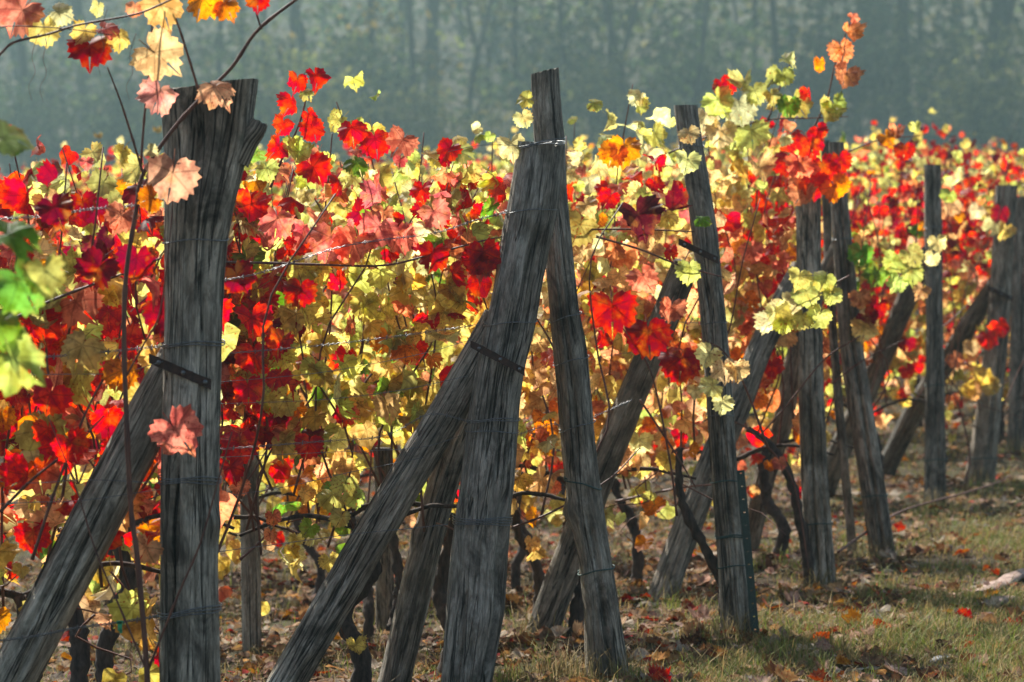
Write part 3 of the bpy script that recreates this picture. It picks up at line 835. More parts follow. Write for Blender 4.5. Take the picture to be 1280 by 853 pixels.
while Yr < 47:
    endx = -.12 + .3 * (Yr - 9.1) + .3
    xr = min(endx, .175 * Yr); x = xr
    while x > -.175 * Yr:
        y = Yr + (endx - x) * .2
        px, py = proj(Vector((x, y, gz(x, y) + 1.8)))
        # only the vines whose tips clear the near rows, or stand by the open row ends
        if Yr > 30 or px > 1000 or px < 260 or rr.random() < .5:
            u = rr.random()
            v = rr.choice([1, 5, 3, 1, 0]) if (px > 1000 and Yr < 27) else rr.choice([0, 2, 4, 5, 4, 3, 5])
            b = Vector((x, y, gz(x, y)))
            o = thing('grapevine', FARNAMES[v], 'vine', b, FARNAMES[v].split(' in the')[0] + 's of the far rows')
            s = rr.uniform(.86, 1.1)
            f = link('foliage', FAR[v][0], o); f['kind'] = 'stuff'; t = link('trunk', FAR[v][1], o)
            for q in (f, t): q.rotation_euler = (0, 0, math.pi * rr.randrange(2) + rr.gauss(0, .05)); q.scale = (1, 1, s)
        x -= .98
    Yr += 1.75 if Yr < 34 else 2.6

# ------------------------------------------------------------------ trained shoots and single leaves placed where they hang
def hero_leaf(root, px, py, size, key, Y, roll=0, pitch=.15, yaw=0.0, var=None):
    """blade centred near the pixel; roll turns the tip from straight down (clockwise in view), pitch leans it back, yaw turns it aside"""
    s = size * Y / F
    a = math.radians(roll)
    tip = Vector((-math.sin(a), 0, -math.cos(a)))
    n = Vector((yaw, -1, pitch))
    c = P(px, py, Y)
    put_leaf(root, leaf_matrix(c - tip * s * .16, n, tip, s), key, rnd, var=var)

def hero_cane(root, pts, Y, r0, r1, name='cane', mat=None, dY=None):
    m = len(pts)
    W = [P(x, y, Y + (dY[i] if dY else 0)) for i, (x, y) in enumerate(pts)]
    n = max(8, 5 * m); sp = spline(W, n)
    rad = [(r0 + (r1 - r0) * i / (n - 1)) * (1 + (.22 if i % 5 == 0 else 0)) for i in range(n)]
    V, Fc = tube_data(sp, rad, 6)
    return link(name, mesh(name, shift(V, root.location), Fc, mat or M_CANE), root)

YS = 6.86
g0 = P(186, 1035, YS); g0.z = gz(g0.x, g0.y)
sh = thing('grapevine_shoot', 'tall slender red-brown vine shoot with peach leaves rising in front of the flared post', 'vine', g0)
hero_cane(sh, [(187, 1075), (186, 960), (184, 845), (172, 700), (164, 640), (158, 520), (155, 420), (158, 340), (170, 265), (179, 218), (214, 165), (250, 124), (290, 84), (322, 38), (372, -2), (392, -20)], YS, .0068, .0035)
hero_cane(sh, [(179, 218), (163, 165), (150, 125), (134, 84)], YS, .0032, .0016)
hero_cane(sh, [(176, 205), (181, 140), (186, 90), (191, 22), (196, -12)], YS, .003, .0016)
hero_cane(sh, [(249, 116), (235, 70), (222, 30), (206, -8)], YS, .0032, .002)
hero_cane(sh, [(327, 37), (320, 15), (316, -8)], YS, .0024, .0014)
hero_cane(sh, [(185, 838), (222, 745), (250, 680), (273, 600), (290, 540)], YS, .003, .0014)
hero_cane(sh, [(158, 470), (180, 430), (200, 390), (212, 300), (217, 240)], YS, .0024, .0012)
hero_cane(sh, [(186, 845), (150, 760), (120, 690), (95, 610), (60, 520)], YS, .0026, .0012)
hero_cane(sh, [(-25, 92), (0, 68), (18, 53), (60, 43), (95, 32), (150, 22), (182, 14), (230, -8)], YS - .1, .003, .002)
hero_cane(sh, [(-20, 40), (10, 33), (55, 34), (90, 37), (140, 44)], YS - .1, .0014, .0009)
for (x0, y0) in ((48, 60), (62, 62), (134, 30), (170, 60)):     # tendrils
    hero_cane(sh, [(x0, y0 - 18), (x0 - 8, y0 + 10), (x0 - 4, y0 + 30), (x0 - 12, y0 + 48), (x0 - 8, y0 + 66)], YS - .1, .0007, .0004, 'tendril')
for a in [(214, 226, 64, 'PP', 10, .1, .1, 0), (224, 544, 62, 'PK', -35, -.1, .15, 4), (201, 72, 62, 'PE', -50, .1, .1, 3), (196, 122, 46, 'PP', 25, .35, .5, 4), (272, 114, 44, 'PP', -35, .8, .1, 5),
          (112, 66, 54, 'BR', 0, .9, .15, 6), (22, 20, 60, 'SA', 40, .2, -.2, 7), (56, 42, 40, 'Y', -10, .1, .3, 8), (78, 17, 32, 'PY', -70, .4, 0, 9), (104, 43, 32, 'Y', 20, .2, -.3, 10),
          (122, 12, 22, 'PY', 20, .1, 1.4, 11), (150, 50, 30, 'Y', -10, .2, .5, 12), (136, 38, 30, 'PK', -60, 1.3, 0, 1), (168, 12, 22, 'SA', 10, .2, .2, 2), (204, 14, 50, 'PE', -20, .2, .2, 3), (252, 4, 46, 'O', 10, .2, -.2, 4),
          (284, 10, 32, 'O', -30, .4, .1, 5), (322, 2, 30, 'R', 0, .3, .2, 6), (190, 190, 18, 'PY', -60, .4, 0, 7), (185, 250, 34, 'O', 70, .3, .9, 8)]:
    hero_leaf(sh, a[0], a[1], a[2], a[3], YS - .04, a[4], a[5], a[6], a[7])

gq = Vector((-.80, 3.9, gz(-.8, 3.9)))
fg = thing('grapevine_shoot', 'bright green leaved vine shoot hanging clear of the red leaves', 'vine', gq)
W = spline([gq + Vector((0, 0, -.05)), P(-120, 900, 3.9), P(-90, 600, 4.4), P(-40, 470, 5.2), P(-22, 380, 5.2), P(-16, 300, 5.2), P(-25, 200, 5.2), P(-15, 150, 5.2)], 40)
V, Fc = tube_data(W, .0035, 6); link('cane', mesh('cane', shift(V, gq), Fc, M_GCANE), fg)
for a in [(20, 296, 66, 'G', -70, 1.5, 0, 1), (30, 360, 74, 'G', -30, .3, .2, 2), (58, 348, 56, 'YG', -15, .2, -.5, 3), (24, 455, 76, 'YG', -50, .3, .3, 4), (2, 415, 56, 'G', -30, .3, .2, 5),
          (12, 174, 60, 'YG', -80, 1.2, .1, 6), (18, 187, 26, 'G', -60, 1.2, 0, 8)]:
    hero_leaf(fg, a[0], a[1], a[2], a[3], 5.2, a[4], a[5], a[6], a[7])

def heroes(root, Y, canes, leaves, r0=.004, r1=.002):
    for c in canes: hero_cane(root, c, Y + .02, r0, r1)
    for a in leaves: hero_leaf(root, a[0], a[1], a[2] * .88, a[3], Y, *(a[4:] if len(a) > 4 else (rnd.uniform(-35, 35), rnd.uniform(-.1, .6), rnd.uniform(-.4, .4))))

heroes(V_['A0'], YA - .1, [[(-10, 412), (60, 378), (110, 358), (160, 340), (203, 322)], [(0, 640), (40, 600), (90, 560), (130, 520)], [(40, 700), (70, 610), (110, 510), (150, 440)]],
       [(70, 265, 50, 'DR'), (150, 275, 46, 'SA'), (30, 250, 46, 'R'), (120, 340, 60, 'DR'), (170, 330, 55, 'DR'), (100, 440, 62, 'YG'), (150, 470, 50, 'O'), (30, 600, 52, 'R'), (90, 560, 52, 'R'), (60, 500, 55, 'R'), (180, 690, 45, 'PE'), (25, 715, 24, 'Y')])
heroes(V_['B0'], YB - .02, [[(278, 328), (340, 329), (400, 331), (480, 332), (540, 318), (600, 302), (628, 296)]],
       [(540, 322, 44, 'BR', 10, .2, -.2), (606, 322, 50, 'R', -10, .2, .2), (592, 330, 40, 'BR'), (470, 290, 54, 'PK'), (440, 310, 56, 'SA'), (560, 190, 36, 'R'), (500, 300, 46, 'PK'),
        (545, 270, 44, 'PK'), (600, 330, 40, 'R'), (470, 180, 44, 'R'), (500, 180, 44, 'PK'), (430, 610, 40, 'YG'), (445, 625, 30, 'YG'), (425, 650, 30, 'YG'), (640, 185, 40, 'PY'), (655, 125, 26, 'YG', 80, .6, 0), (655, 150, 28, 'PY')])
heroes(V_['B1'], YB - .02, [[(338, 235), (352, 200), (370, 165), (382, 125), (380, 92)], [(275, 640), (310, 600), (335, 560)], [(300, 700), (330, 672), (345, 640)]],
       [(395, 99, 34, 'BR', -15, .5, .8), (370, 104, 32, 'R', 20, .3, .8), (362, 130, 34, 'R', 20, .3, .9), (352, 158, 32, 'R', 30, .3, .8), (389, 146, 26, 'R', -40, .4, .8), (392, 164, 38, 'R', -20, .2, .5),
        (345, 186, 34, 'R', 35, .2, .7), (366, 182, 28, 'YG'), (383, 118, 20, 'YG'), (335, 215, 34, 'YG'), (375, 368, 46, 'BR', 5, .1, .1), (372, 195, 36, 'YG'), (312, 262, 48, 'R', 10, .2, .2),
        (345, 280, 48, 'PK'), (395, 215, 48, 'R'), (412, 305, 58, 'PK', 10, .1, .1), (385, 560, 40, 'R', 10, .2, .2), (300, 560, 54, 'R'), (290, 590, 46, 'R'), (342, 648, 24, 'SA', -10, .2, .4), (338, 670, 22, 'SA', 10, .2, .7),
        (310, 490, 46, 'R'), (318, 450, 46, 'R'), (315, 405, 54, 'R'), (300, 350, 50, 'DR'), (350, 430, 40, 'R'), (440, 165, 40, 'R'), (300, 610, 30, 'SA')])
heroes(V_['D0'], YD - .32, [[(846, 645), (838, 580), (818, 480), (800, 440), (770, 400)], [(690, 287), (740, 287), (800, 287), (868, 290)], [(745, 296), (800, 312), (850, 332), (905, 347)], [(800, 500), (840, 560), (870, 610)]],
       [(765, 393, 68, 'BR', 0, .35, .1, 3), (811, 424, 64, 'BR', -5, .35, -.1, 0), (851, 456, 58, 'BR', 5, .45, .1, 9), (752, 425, 26, 'BR', 20, .2, .9), (722, 288, 54, 'OL', 20, .2, .1), (800, 276, 60, 'MA', -20, .5, .1),
        (846, 264, 40, 'MA', -70, .8, .1), (760, 250, 30, 'R'), (862, 340, 36, 'YG', 0, .2, .2), (806, 350, 42, 'SA'), (838, 390, 38, 'SA', 10, .1, .1), (880, 274, 26, 'G', -70, 1.2, 0),
        (735, 260, 30, 'PE'), (780, 190, 44, 'O', 0, .2, .1), (765, 195, 40, 'O'), (745, 130, 24, 'YG', -70, .8, 0)])
heroes(V_['E0'], YD - .7, [[(960, 560), (930, 480), (905, 440), (880, 425)]],
       [(884, 446, 36, 'PY'), (905, 464, 38, 'PY', 0, .2, .1), (921, 466, 34, 'PY', -10, .2, .2), (903, 507, 30, 'PY', 0, .1, .2), (886, 484, 36, 'PY', 70, .9, .1), (862, 170, 30, 'PY'), (858, 205, 36, 'PY', 10, .2, .1)])
heroes(V_['E0'], YE - .2, [[(960, 150), (974, 112), (988, 80), (996, 72)], [(1000, 195), (1022, 150), (1035, 120), (1044, 80), (1058, 40), (1066, 20)], [(835, 192), (900, 165), (960, 150), (1010, 148), (1060, 146)],
                            [(900, 520), (940, 540), (985, 590), (1000, 640), (1012, 720)]],
       [(985, 76, 24, 'PY', -60, 1.1, 0), (979, 98, 30, 'YG'), (968, 98, 28, 'YG', 60, .6, 0), (965, 122, 24, 'YG'), (945, 118, 34, 'YG'), (930, 108, 34, 'YG'), (905, 110, 34, 'R'), (900, 130, 44, 'YG'), (925, 140, 48, 'PY'), (880, 150, 40, 'PY'),
        (940, 170, 50, 'YG'), (900, 170, 44, 'PY'), (1055, 98, 38, 'SA', 20, .1, .1), (1052, 66, 38, 'SA', -10, .2, .2), (1061, 44, 30, 'SA', 0, .2, .3), (1066, 25, 20, 'SA', 0, .1, 1), (1025, 82, 24, 'O', 0, .1, .9), (1009, 119, 24, 'R', 5, .1, .9),
        (1030, 143, 36, 'YG', 30, .2, .3), (1046, 136, 32, 'YG', -30, .2, -.2), (998, 132, 40, 'YG'), (985, 135, 34, 'G'), (1012, 182, 44, 'R'), (1030, 212, 44, 'R'), (1000, 212, 48, 'SA'), (1046, 238, 42, 'O'), (1018, 235, 44, 'R'), (984, 206, 42, 'R'),
        (1050, 205, 34, 'R'), (1000, 245, 40, 'SA'), (1025, 165, 24, 'R'), (950, 215, 40, 'PE'), (975, 580, 22, 'SA'), (962, 583, 18, 'O')])
heroes(V_['E0'], YE - 1.15, [[(1062, 345), (1010, 372), (955, 405)]], [(985, 385, 46, 'PY'), (1010, 370, 40, 'YG'), (972, 395, 40, 'PY'), (998, 350, 34, 'YG'), (960, 405, 34, 'PY'), (1022, 398, 36, 'YG'), (1030, 352, 34, 'YG'), (1040, 372, 28, 'YG'), (1000, 400, 34, 'YG'), (980, 408, 30, 'YG')])
heroes(V_['G0'], YF - .1, [[(1170, 330), (1120, 330), (1070, 335)], [(1040, 480), (1080, 450), (1130, 425)], [(1060, 190), (1100, 175), (1150, 170)]],
       [(1080, 413, 38, 'PE', 0, .1, .1), (1140, 322, 36, 'YG'), (1115, 330, 34, 'YG'), (1095, 345, 36, 'G'), (1075, 320, 36, 'G'), (1120, 355, 30, 'YG'), (1140, 345, 32, 'YG'), (1172, 305, 26, 'PY'), (1165, 325, 24, 'PY'), (1150, 365, 26, 'PE'), (1095, 385, 32, 'R'), (1075, 375, 30, 'SA'),
        (1085, 400, 30, 'DR'), (1145, 160, 18, 'YG'), (1130, 190, 30, 'R'), (1110, 175, 26, 'O'), (1120, 168, 22, 'SA'), (1185, 245, 24, 'YG')])
heroes(V_['H0'], YH - .25, [[(1205, 610), (1212, 570), (1202, 520), (1190, 490)]],
       [(1250, 270, 30, 'DR'), (1190, 260, 28, 'PE'), (1220, 265, 24, 'PY'), (1240, 285, 28, 'PY'), (1255, 290, 26, 'Y'), (1235, 425, 30, 'R'), (1252, 410, 28, 'R'), (1196, 450, 26, 'SA'), (1230, 470, 30, 'GO'), (1215, 490, 30, 'PE'), (1240, 485, 28, 'GO'), (1205, 495, 26, 'Y'), (1215, 435, 24, 'PE')], .006, .004)

# trunks that stand out at the foot of posts
def lone_trunk(root, pts, Y, r0, r1):
    sp = spline([P(x, y, Y) for x, y in pts], 44)
    V, Fc = tube_data(sp, [(r0 + (r1 - r0) * i / 43) * (1 + .25 * mnoise.noise(Vector((i * .4, pts[0][0], 0)))) for i in range(44)], 11)
    link('trunk', mesh('trunk', shift(gnarl(V, .011), root.location), Fc, M_BARK), root)
lone_trunk(V_['D0'], [(905, 820), (905, 740), (884, 690), (862, 650), (848, 610), (850, 560)], YD + .02, .020, .011)
lone_trunk(V_['E0'], [(1012, 745), (1008, 690), (998, 640), (985, 590), (960, 555), (935, 538)], YE - .06, .024, .012)
lone_trunk(V_['C0'], [(670, 790), (674, 740), (668, 700), (650, 672), (645, 640), (650, 590)], 11.2, .022, .013)
lone_trunk(V_['F0'], [(796, 735), (797, 690), (790, 650), (772, 618), (762, 585)], 12.6, .024, .015)
lone_trunk(V_['A0'], [(98, 880), (100, 820), (96, 780), (80, 745), (62, 700)], 9.3, .03, .02)
lone_trunk(V_['B1'], [(490, 790), (498, 745), (497, 700), (488, 660), (480, 610)], 11.0, .02, .012)
for (x, y0, y1, Y) in ((148, 690, 790, 10.2), (680, 660, 765, 11.15), (505, 640, 760, 10.9), (790, 560, 700, 12.5)):
    pass

# ------------------------------------------------------------------ wires
def wire(pts, Y, dY, label, barbed=False, rad=.0011):
    W = [P(x, y, Y + dY * i / (len(pts) - 1)) for i, (x, y) in enumerate(pts)]
    n = 160 if barbed else 50
    sp = spline(W, n)
    if not barbed: V, Fc = tube_data(sp, rad, 4)
    else:
        V, Fc = [], []
        for s in (0, math.pi):
            tw = [p + Vector((0, .0022 * math.cos(i * .9 + s), .0022 * math.sin(i * .9 + s))) for i, p in enumerate(sp)]
            tube_data(tw, rad, 4, V, Fc)
        for i in range(6, n, 13):
            for a in (0.6, 2.2, 3.9, 5.3):
                d = Vector((.3 * math.cos(a * 3), math.cos(a), math.sin(a))).normalized()
                tube_data([sp[i], sp[i] + d * .010], [.0016, .0005], 3, V, Fc)
    o = link('trellis_wire', mesh('trellis_wire', V, Fc, M_WIRE))
    return tag(o, label, 'wire')
WA, WB = YA - .09, YB - .09
G1, G2 = 'wires of the flared post row', 'wires of the leaning post row'
wire([(-30, 275), (60, 270), (110, 262), (160, 258), (205, 250)], WA, .0, 'twisted barbed wire high across the dark red leaves', True)
wire([(-30, 447), (60, 446), (130, 440), (204, 433)], WA, .0, 'twisted wire meeting the flared post just above its iron strap', True)
wire([(-30, 470), (80, 468), (150, 466), (204, 452)], WA, .02, 'thin slack wire running just under the wire at the iron strap')
wire([(-30, 600), (40, 604), (110, 600), (200, 604)], WA, .0, 'thin wire tied midway down the flared post with triple turns')
wire([(-30, 632), (40, 628), (100, 626), (200, 612)], WA, .0, 'thin wire crossing the thick slanting brace below midway')
wire([(-30, 804), (40, 796), (90, 786), (150, 778), (199, 770)], WA, .0, 'low twisted wire carrying a small green clip', True, .0013)
wire([(272, 352), (330, 340), (430, 308), (540, 292), (590, 277), (634, 265)], WB, .0, 'twisted barbed wire across the red and pink leaves to the leaning post', True)
wire([(272, 443), (400, 432), (500, 420), (600, 406)], WB, .0, 'barbed wire meeting the leaning post where its brace joins', True, .0009)
wire([(272, 478), (400, 466), (520, 444), (592, 424)], WB, .02, 'thin wire ending on the pale brace just below its top')
wire([(272, 505), (400, 500), (500, 488), (585, 470)], WB, .03, 'slack thin wire through the yellow leaves above the tied ones')
wire([(272, 562), (400, 552), (480, 545), (537, 518), (586, 527)], WB - .03, .0, 'wire bent upward over the pale brace onto the leaning post', True, .0009)
wire([(272, 572), (400, 566), (520, 560), (576, 545)], WB - .03, .0, 'straight wire over the pale brace at mid height')
wire([(272, 622), (360, 608), (440, 590), (530, 572)], WB, .04, 'thin wire sagging along the bottom of the yellow leaves')
wire([(272, 690), (350, 680), (440, 668), (500, 662), (560, 656)], WB - .03, .0, 'lowest wire tied with four turns around the leaning post', False, .0014)
wire([(560, 190), (600, 182), (648, 182)], WB, .0, 'short wire end reaching the top ring of the leaning post')
wire([(644, 545), (690, 530), (706, 536), (740, 522), (790, 500)], YC - .07, .6, 'twisted wire slung from the tallest post towards dark brace', True, .0009)
wire([(680, 400), (730, 392), (800, 400), (876, 404)], YD - .3, .24, 'thin wire strung between tallest post and green-staked post')
wire([(700, 460), (760, 445), (830, 437), (878, 440)], YD - .3, .24, 'slack thin wire under the three vivid red leaves')
# green clip hanging on the low wire
cz = P(150, 783, WA - .006)
V, Fc = [], []
for (x, z, hx, hz) in ((0, 0, .0045, .010), (0, .009, .0065, .003), (.002, -.011, .003, .004)):
    b = len(V)
    for dx in (-1, 1):
        for dy in (-1, 1):
            for dz in (-1, 1): V.append(Vector((x + dx * hx, dy * .004, z + dz * hz)))
    Fc += [tuple(b + i for i in f) for f in ((0, 1, 3, 2), (4, 6, 7, 5), (0, 4, 5, 1), (2, 3, 7, 6), (0, 2, 6, 4), (1, 5, 7, 3))]
o = link('wire_clip', mesh('wire_clip', V, Fc, M_CLIP, smooth_=False), None, cz)
tag(o, 'small bright green plastic clip hanging on the low twisted wire', 'clip')

# green perforated stake at post D
def stake():
    top, bot = P(926, 588, YD - .11), P(946, 806, YD - .11)
    bot = bot + (bot - top).normalized() * .12
    root = thing('metal_stake', 'dark green perforated metal stake tied against a grey post', 'stake', (bot.x, bot.y, gz(bot.x, bot.y)))
    ax = (top - bot).normalized(); L = (top - bot).length
    side = Vector((1, 0, 0)); side = (side - ax * side.dot(ax)).normalized(); back = ax.cross(side)
    if back.y < 0: back = -back
    V, Fc = [], []
    def slab(a0, a1, s0, s1, b0, b1):
        k = len(V)
        for a in (a0, a1):
            for s in (s0, s1):
                for b in (b0, b1): V.append(bot + ax * a + side * s + back * b)
        Fc.extend([tuple(k + i for i in f) for f in ((0, 1, 3, 2), (4, 6, 7, 5), (0, 4, 5, 1), (2, 3, 7, 6), (0, 2, 6, 4), (1, 5, 7, 3))])
    slab(0, L, -.013, -.004, 0, .003); slab(0, L, .003, .012, 0, .003)
    a = 0
    while a < L:
        slab(a, min(L, a + .0395), -.0039, .0029, .0003, .0027); a += .043
    slab(0, L, -.0131, -.0105, .0031, .026)
    link('angle_bar', mesh('angle_bar', shift(V, root.location), Fc, M_STAKE, smooth_=False), root)
    return root
stake()

# bare prunings
def bare_cane(pts, label, r0, r1, side=None):
    W = []
    for (x, y, Y) in pts: W.append(P(x, y, Y))
    sp = spline(W, 40)
    root = thing('bare_cane', label, 'twig', (sp[0].x, sp[0].y, gz(sp[0].x, sp[0].y)))
    V, Fc = tube_data(sp, [(r0 + (r1 - r0) * i / 39) * (1.25 if i % 7 == 0 else 1) for i in range(40)], 6)
    link('stem', mesh('stem', shift(V, root.location), Fc, M_CANE), root)
    return root
bare_cane([(1048, 690, 13.0), (1085, 664, 13.6), (1130, 638, 14.6), (1200, 618, 15.2), (1245, 604, 15.6), (1263, 594, 15.8)], 'long bare arching cane lying low between the post feet and the grass', .006, .003)
bare_cane([(640, 660, 9.6), (690, 640, 9.6), (760, 600, 9.7), (800, 560, 9.8)], 'thin bare cane crossing low behind the tallest post', .004, .002)
bare_cane([(770, 627, 12.2), (850, 610, 12.0), (905, 605, 11.8)], 'pale bare cane crossing behind the green-staked post at knee height', .005, .003)
bare_cane([(950, 545, 12.0), (985, 505, 12.0), (1030, 450, 12.0), (1075, 420, 12.0)], 'pale bare cane slanting up across the post with two cracks', .004, .0025)

# ------------------------------------------------------------------ litter and grass
r = random.Random(21)
LPAL = [((.30, .18, .10), 5), ((.42, .28, .18), 5), ((.20, .10, .055), 4), ((.46, .10, .05), 1.6), ((.50, .035, .03), 1.3), ((.55, .25, .07), 2), ((.50, .33, .27), 4), ((.55, .46, .36), 4), ((.12, .06, .04), 3)]
def litter_matrix(x, y, s):
    n = Vector((r.gauss(0, .2), r.gauss(0, .2), 1)); a = r.uniform(0, 6.283)
    return leaf_matrix((x, y, gz(x, y) + .004 + r.uniform(0, .018)), n, (math.cos(a), math.sin(a), r.gauss(0, .2)), s)
LIT = []
for i in range(10):
    V, Fc, UV = leaf_shape(300 + i, True); rr2 = random.Random(i)
    k1, k2 = rr2.uniform(.4, 1.9), rr2.uniform(-.4, 1.1)
    V = [(x * (1 - .15 * k1), y * (1 - .1 * abs(k2)), abs(z) * .6 + k1 * x * x + k2 * y * abs(y) * .8) for x, y, z in V]
    LIT.append(mesh('fallen_leaf', V, Fc, M_LITTER, {'lc': ('FLOAT_COLOR', np.ones((len(V), 4)))}, UV))
def seen(x, y, m=10):
    px, py = proj((x, y, gz(x, y))); return -m < px < 1280 + m and -20 < py < 853 + m
single = {(.46, .10, .05): ('rusty orange-red fallen leaf lying curled on the ground', 'orange-red fallen leaves'), (.50, .035, .03): ('bright red fallen leaf lying curled on the ground', 'bright red fallen leaves'),
          (.55, .25, .07): ('orange fallen leaf lying curled on the ground', 'orange fallen leaves'), (.50, .33, .27): ('pinkish grey dry fallen leaf lying curled on the ground', 'pinkish dry fallen leaves'),
          (.55, .46, .36): ('pale cream dry fallen leaf lying curled on the ground', 'pale cream fallen leaves'), (.42, .28, .18): ('light brown dry fallen leaf lying curled on the ground', 'light brown fallen leaves'),
          (.30, .18, .10): ('brown dry fallen leaf lying curled on the ground', 'brown fallen leaves'), (.20, .10, .055): ('dark brown shrivelled fallen leaf lying on the ground', 'dark brown fallen leaves'),
          (.12, .06, .04): ('blackish brown shrivelled fallen leaf lying on the ground', 'blackish brown fallen leaves')}
n = 0
while n < 285:
    y = 9.2 + 5.6 * r.random() ** 1.7; px = r.uniform(-20, 1300) if r.random() < .25 else r.uniform(620, 1300); x = (px - CX) / F * y
    if not seen(x, y): continue
    xl = -.12 + .3 * (y - 9.1)
    c = r.choices([q[0] for q in LPAL], [q[1] for q in LPAL])[0]
    s = r.uniform(.04, .085)
    o = bpy.data.objects.new('fallen_leaf', LIT[r.randrange(10)]); COL.objects.link(o)
    o.matrix_world = litter_matrix(x, y, s); k_ = r.uniform(.7, 1.15); o.color = tuple(v * k_ for v in c) + (1,)
    tag(o, single[c][0], 'leaf', single[c][1]); n += 1
items = []
while len(items) < 21000:
    y = 7.5 + 24 * r.random() ** 1.35; x = r.uniform(-.2, .2) * y
    xl = -.12 + .3 * (y - 9.1)
    dens = 1.0 if x < xl + .6 else (.6 if x < xl + 1.1 else .3)
    if mnoise.noise(Vector((x * 2.2, y * 2.2, 4))) < -.12 and r.random() < .6: continue
    if r.random() > dens: continue
    c = r.choices([q[0] for q in LPAL], [q[1] for q in LPAL])[0]
    items.append((litter_matrix(x, y, r.uniform(.025, .07)), (lambda k: tuple(v * k for v in c) + (1,))(r.uniform(.35, .95))))
tag(link('leaf_litter', joined_leaves(items, M_LITTER, 'leaf_litter')), 'carpet of brown, red and pale dry leaves under the vines', 'leaves', kind='stuff')

# grass blades, one mesh
rg = random.Random(9)
GB_V, GB_F, GB_C = [], [], []
cnt = 0; tries = 0
while cnt < 110000 and tries < 420000:
    tries += 1
    y = 8.8 + 20 * rg.random() ** 1.7; x = rg.uniform(-.19, .19) * y
    xl = -.12 + .3 * (y - 9.1)
    pn = mnoise.noise(Vector((x * 1.7, y * 1.1, 1))) + .5 * mnoise.noise(Vector((x * 6, y * 4, 2)))
    q = (.95 if x > xl + .55 else (.4 if x > xl + .1 else .16)) * smooth(-.55, .25, pn)
    if rg.random() > q: continue
    z = gz(x, y)
    tall = rg.random() < .04
    h = rg.uniform(.012, .045) * (1 + .7 * max(0, pn)) * (2.0 if tall else 1); a = rg.uniform(0, 6.28); lean = rg.uniform(.2, 1.6) * h
    wd = .0015 * rg.uniform(.7, 1.4) * (1 + max(0, y - 12) * .06)
    sx, sy = math.cos(a + 1.57) * wd, math.sin(a + 1.57) * wd
    b = len(GB_V)
    mx, my = x + math.cos(a) * lean * .35, y + math.sin(a) * lean * .35
    GB_V += [(x - sx, y - sy, z - .004), (x + sx, y + sy, z - .004), (mx - sx * .8, my - sy * .8, z + h * .62), (mx + sx * .8, my + sy * .8, z + h * .62), (x + math.cos(a) * lean, y + math.sin(a) * lean, z + h)]
    GB_F += [(b, b + 1, b + 3, b + 2), (b + 2, b + 3, b + 4)]
    dry = rg.random() < .66 - .35 * pn
    c = (.36, .26, .10) if dry else (.17, .21, .035)
    v = rg.uniform(.55, 1.2); GB_C += [(c[0] * v, c[1] * v, c[2] * v, 1)] * 5
    cnt += 1
def tuft(cx, cy, n, hmin, hmax, spread, cols):
    for _ in range(n):
        x = cx + rg.gauss(0, spread); y = cy + rg.gauss(0, spread); z = gz(x, y)
        h = rg.uniform(hmin, hmax); a = rg.uniform(0, 6.28); lean = rg.uniform(.2, 1.3) * h; wd = .0014
        sx, sy = math.cos(a + 1.57) * wd, math.sin(a + 1.57) * wd; b = len(GB_V)
        mx, my = x + math.cos(a) * lean * .3, y + math.sin(a) * lean * .3
        GB_V.extend([(x - sx, y - sy, z - .004), (x + sx, y + sy, z - .004), (mx - sx * .8, my - sy * .8, z + h * .65), (mx + sx * .8, my + sy * .8, z + h * .65), (x + math.cos(a) * lean, y + math.sin(a) * lean, z + h)])
        GB_F.extend([(b, b + 1, b + 3, b + 2), (b + 2, b + 3, b + 4)])
        c = rg.choice(cols); v = rg.uniform(.6, 1.2); GB_C.extend([(c[0] * v, c[1] * v, c[2] * v, 1)] * 5)
STRAW = [(.40, .31, .15), (.34, .25, .11), (.22, .19, .07)]
for (px, Y, n_) in ((700, YC - .05, 240), (770, YC - .08, 130), (915, YD - .12, 110), (1025, YE - .1, 100), (1100, YF - .1, 90), (1170, YG_ - .1, 90), (1225, YH - .1, 100), (1272, YI - .1, 80), (835, YE - .3, 60), (670, YD + .3, 90)):
    tuft((px - CX) / F * Y, Y, n_, .03, .13, .05, STRAW)
for _ in range(330):
    y = 9.3 + 12 * rg.random() ** 1.5; x = rg.uniform(-.17, .17) * y
    green = rg.random() < .55 and x > -.12 + .3 * (y - 9.1) - .2
    tuft(x, y, rg.randint(12, 34), .02, .085 if green else .07, .022, [(.17, .21, .035), (.24, .25, .06)] if green else STRAW)
tag(link('grass', mesh('grass', GB_V, GB_F, M_GRASS, {'lc': ('FLOAT_COLOR', GB_C)}, smooth_=False)), 'short dry yellowish green grass along the row ends', 'grass', kind='stuff')

# stones and bark pieces at the right
def stone(px, py, Y, s, label, seed):
    c = P(px, py, Y); V, Fc = [], []
    m, k = 9, 14
    for i in range(m):
        ph = math.pi * i / (m - 1)
        for j in range(k):
            th = 2 * math.pi * j / k
            d = Vector((math.sin(ph) * math.cos(th), math.sin(ph) * math.sin(th), math.cos(ph)))
            g = 1 + .3 * mnoise.noise(d * 1.6 + Vector((seed, 0, 0)))
            V.append(Vector((d.x * s * g, d.y * s * .8 * g, d.z * s * .5 * g)))
    for i in range(m - 1):
        for j in range(k): Fc.append((i * k + j, i * k + (j + 1) % k, (i + 1) * k + (j + 1) % k, (i + 1) * k + j))
    o = link('stone', mesh('stone', V, Fc, M_STONE), None, (c.x, Y, gz(c.x, Y) + s * .15)); tag(o, label, 'stone')
stone(1245, 742, 12.15, .045, 'smooth grey stone beside pale strip of bark', 1.0)
stone(1178, 838, 9.85, .035, 'flat grey stone lying in the leaf litter', 5.0)
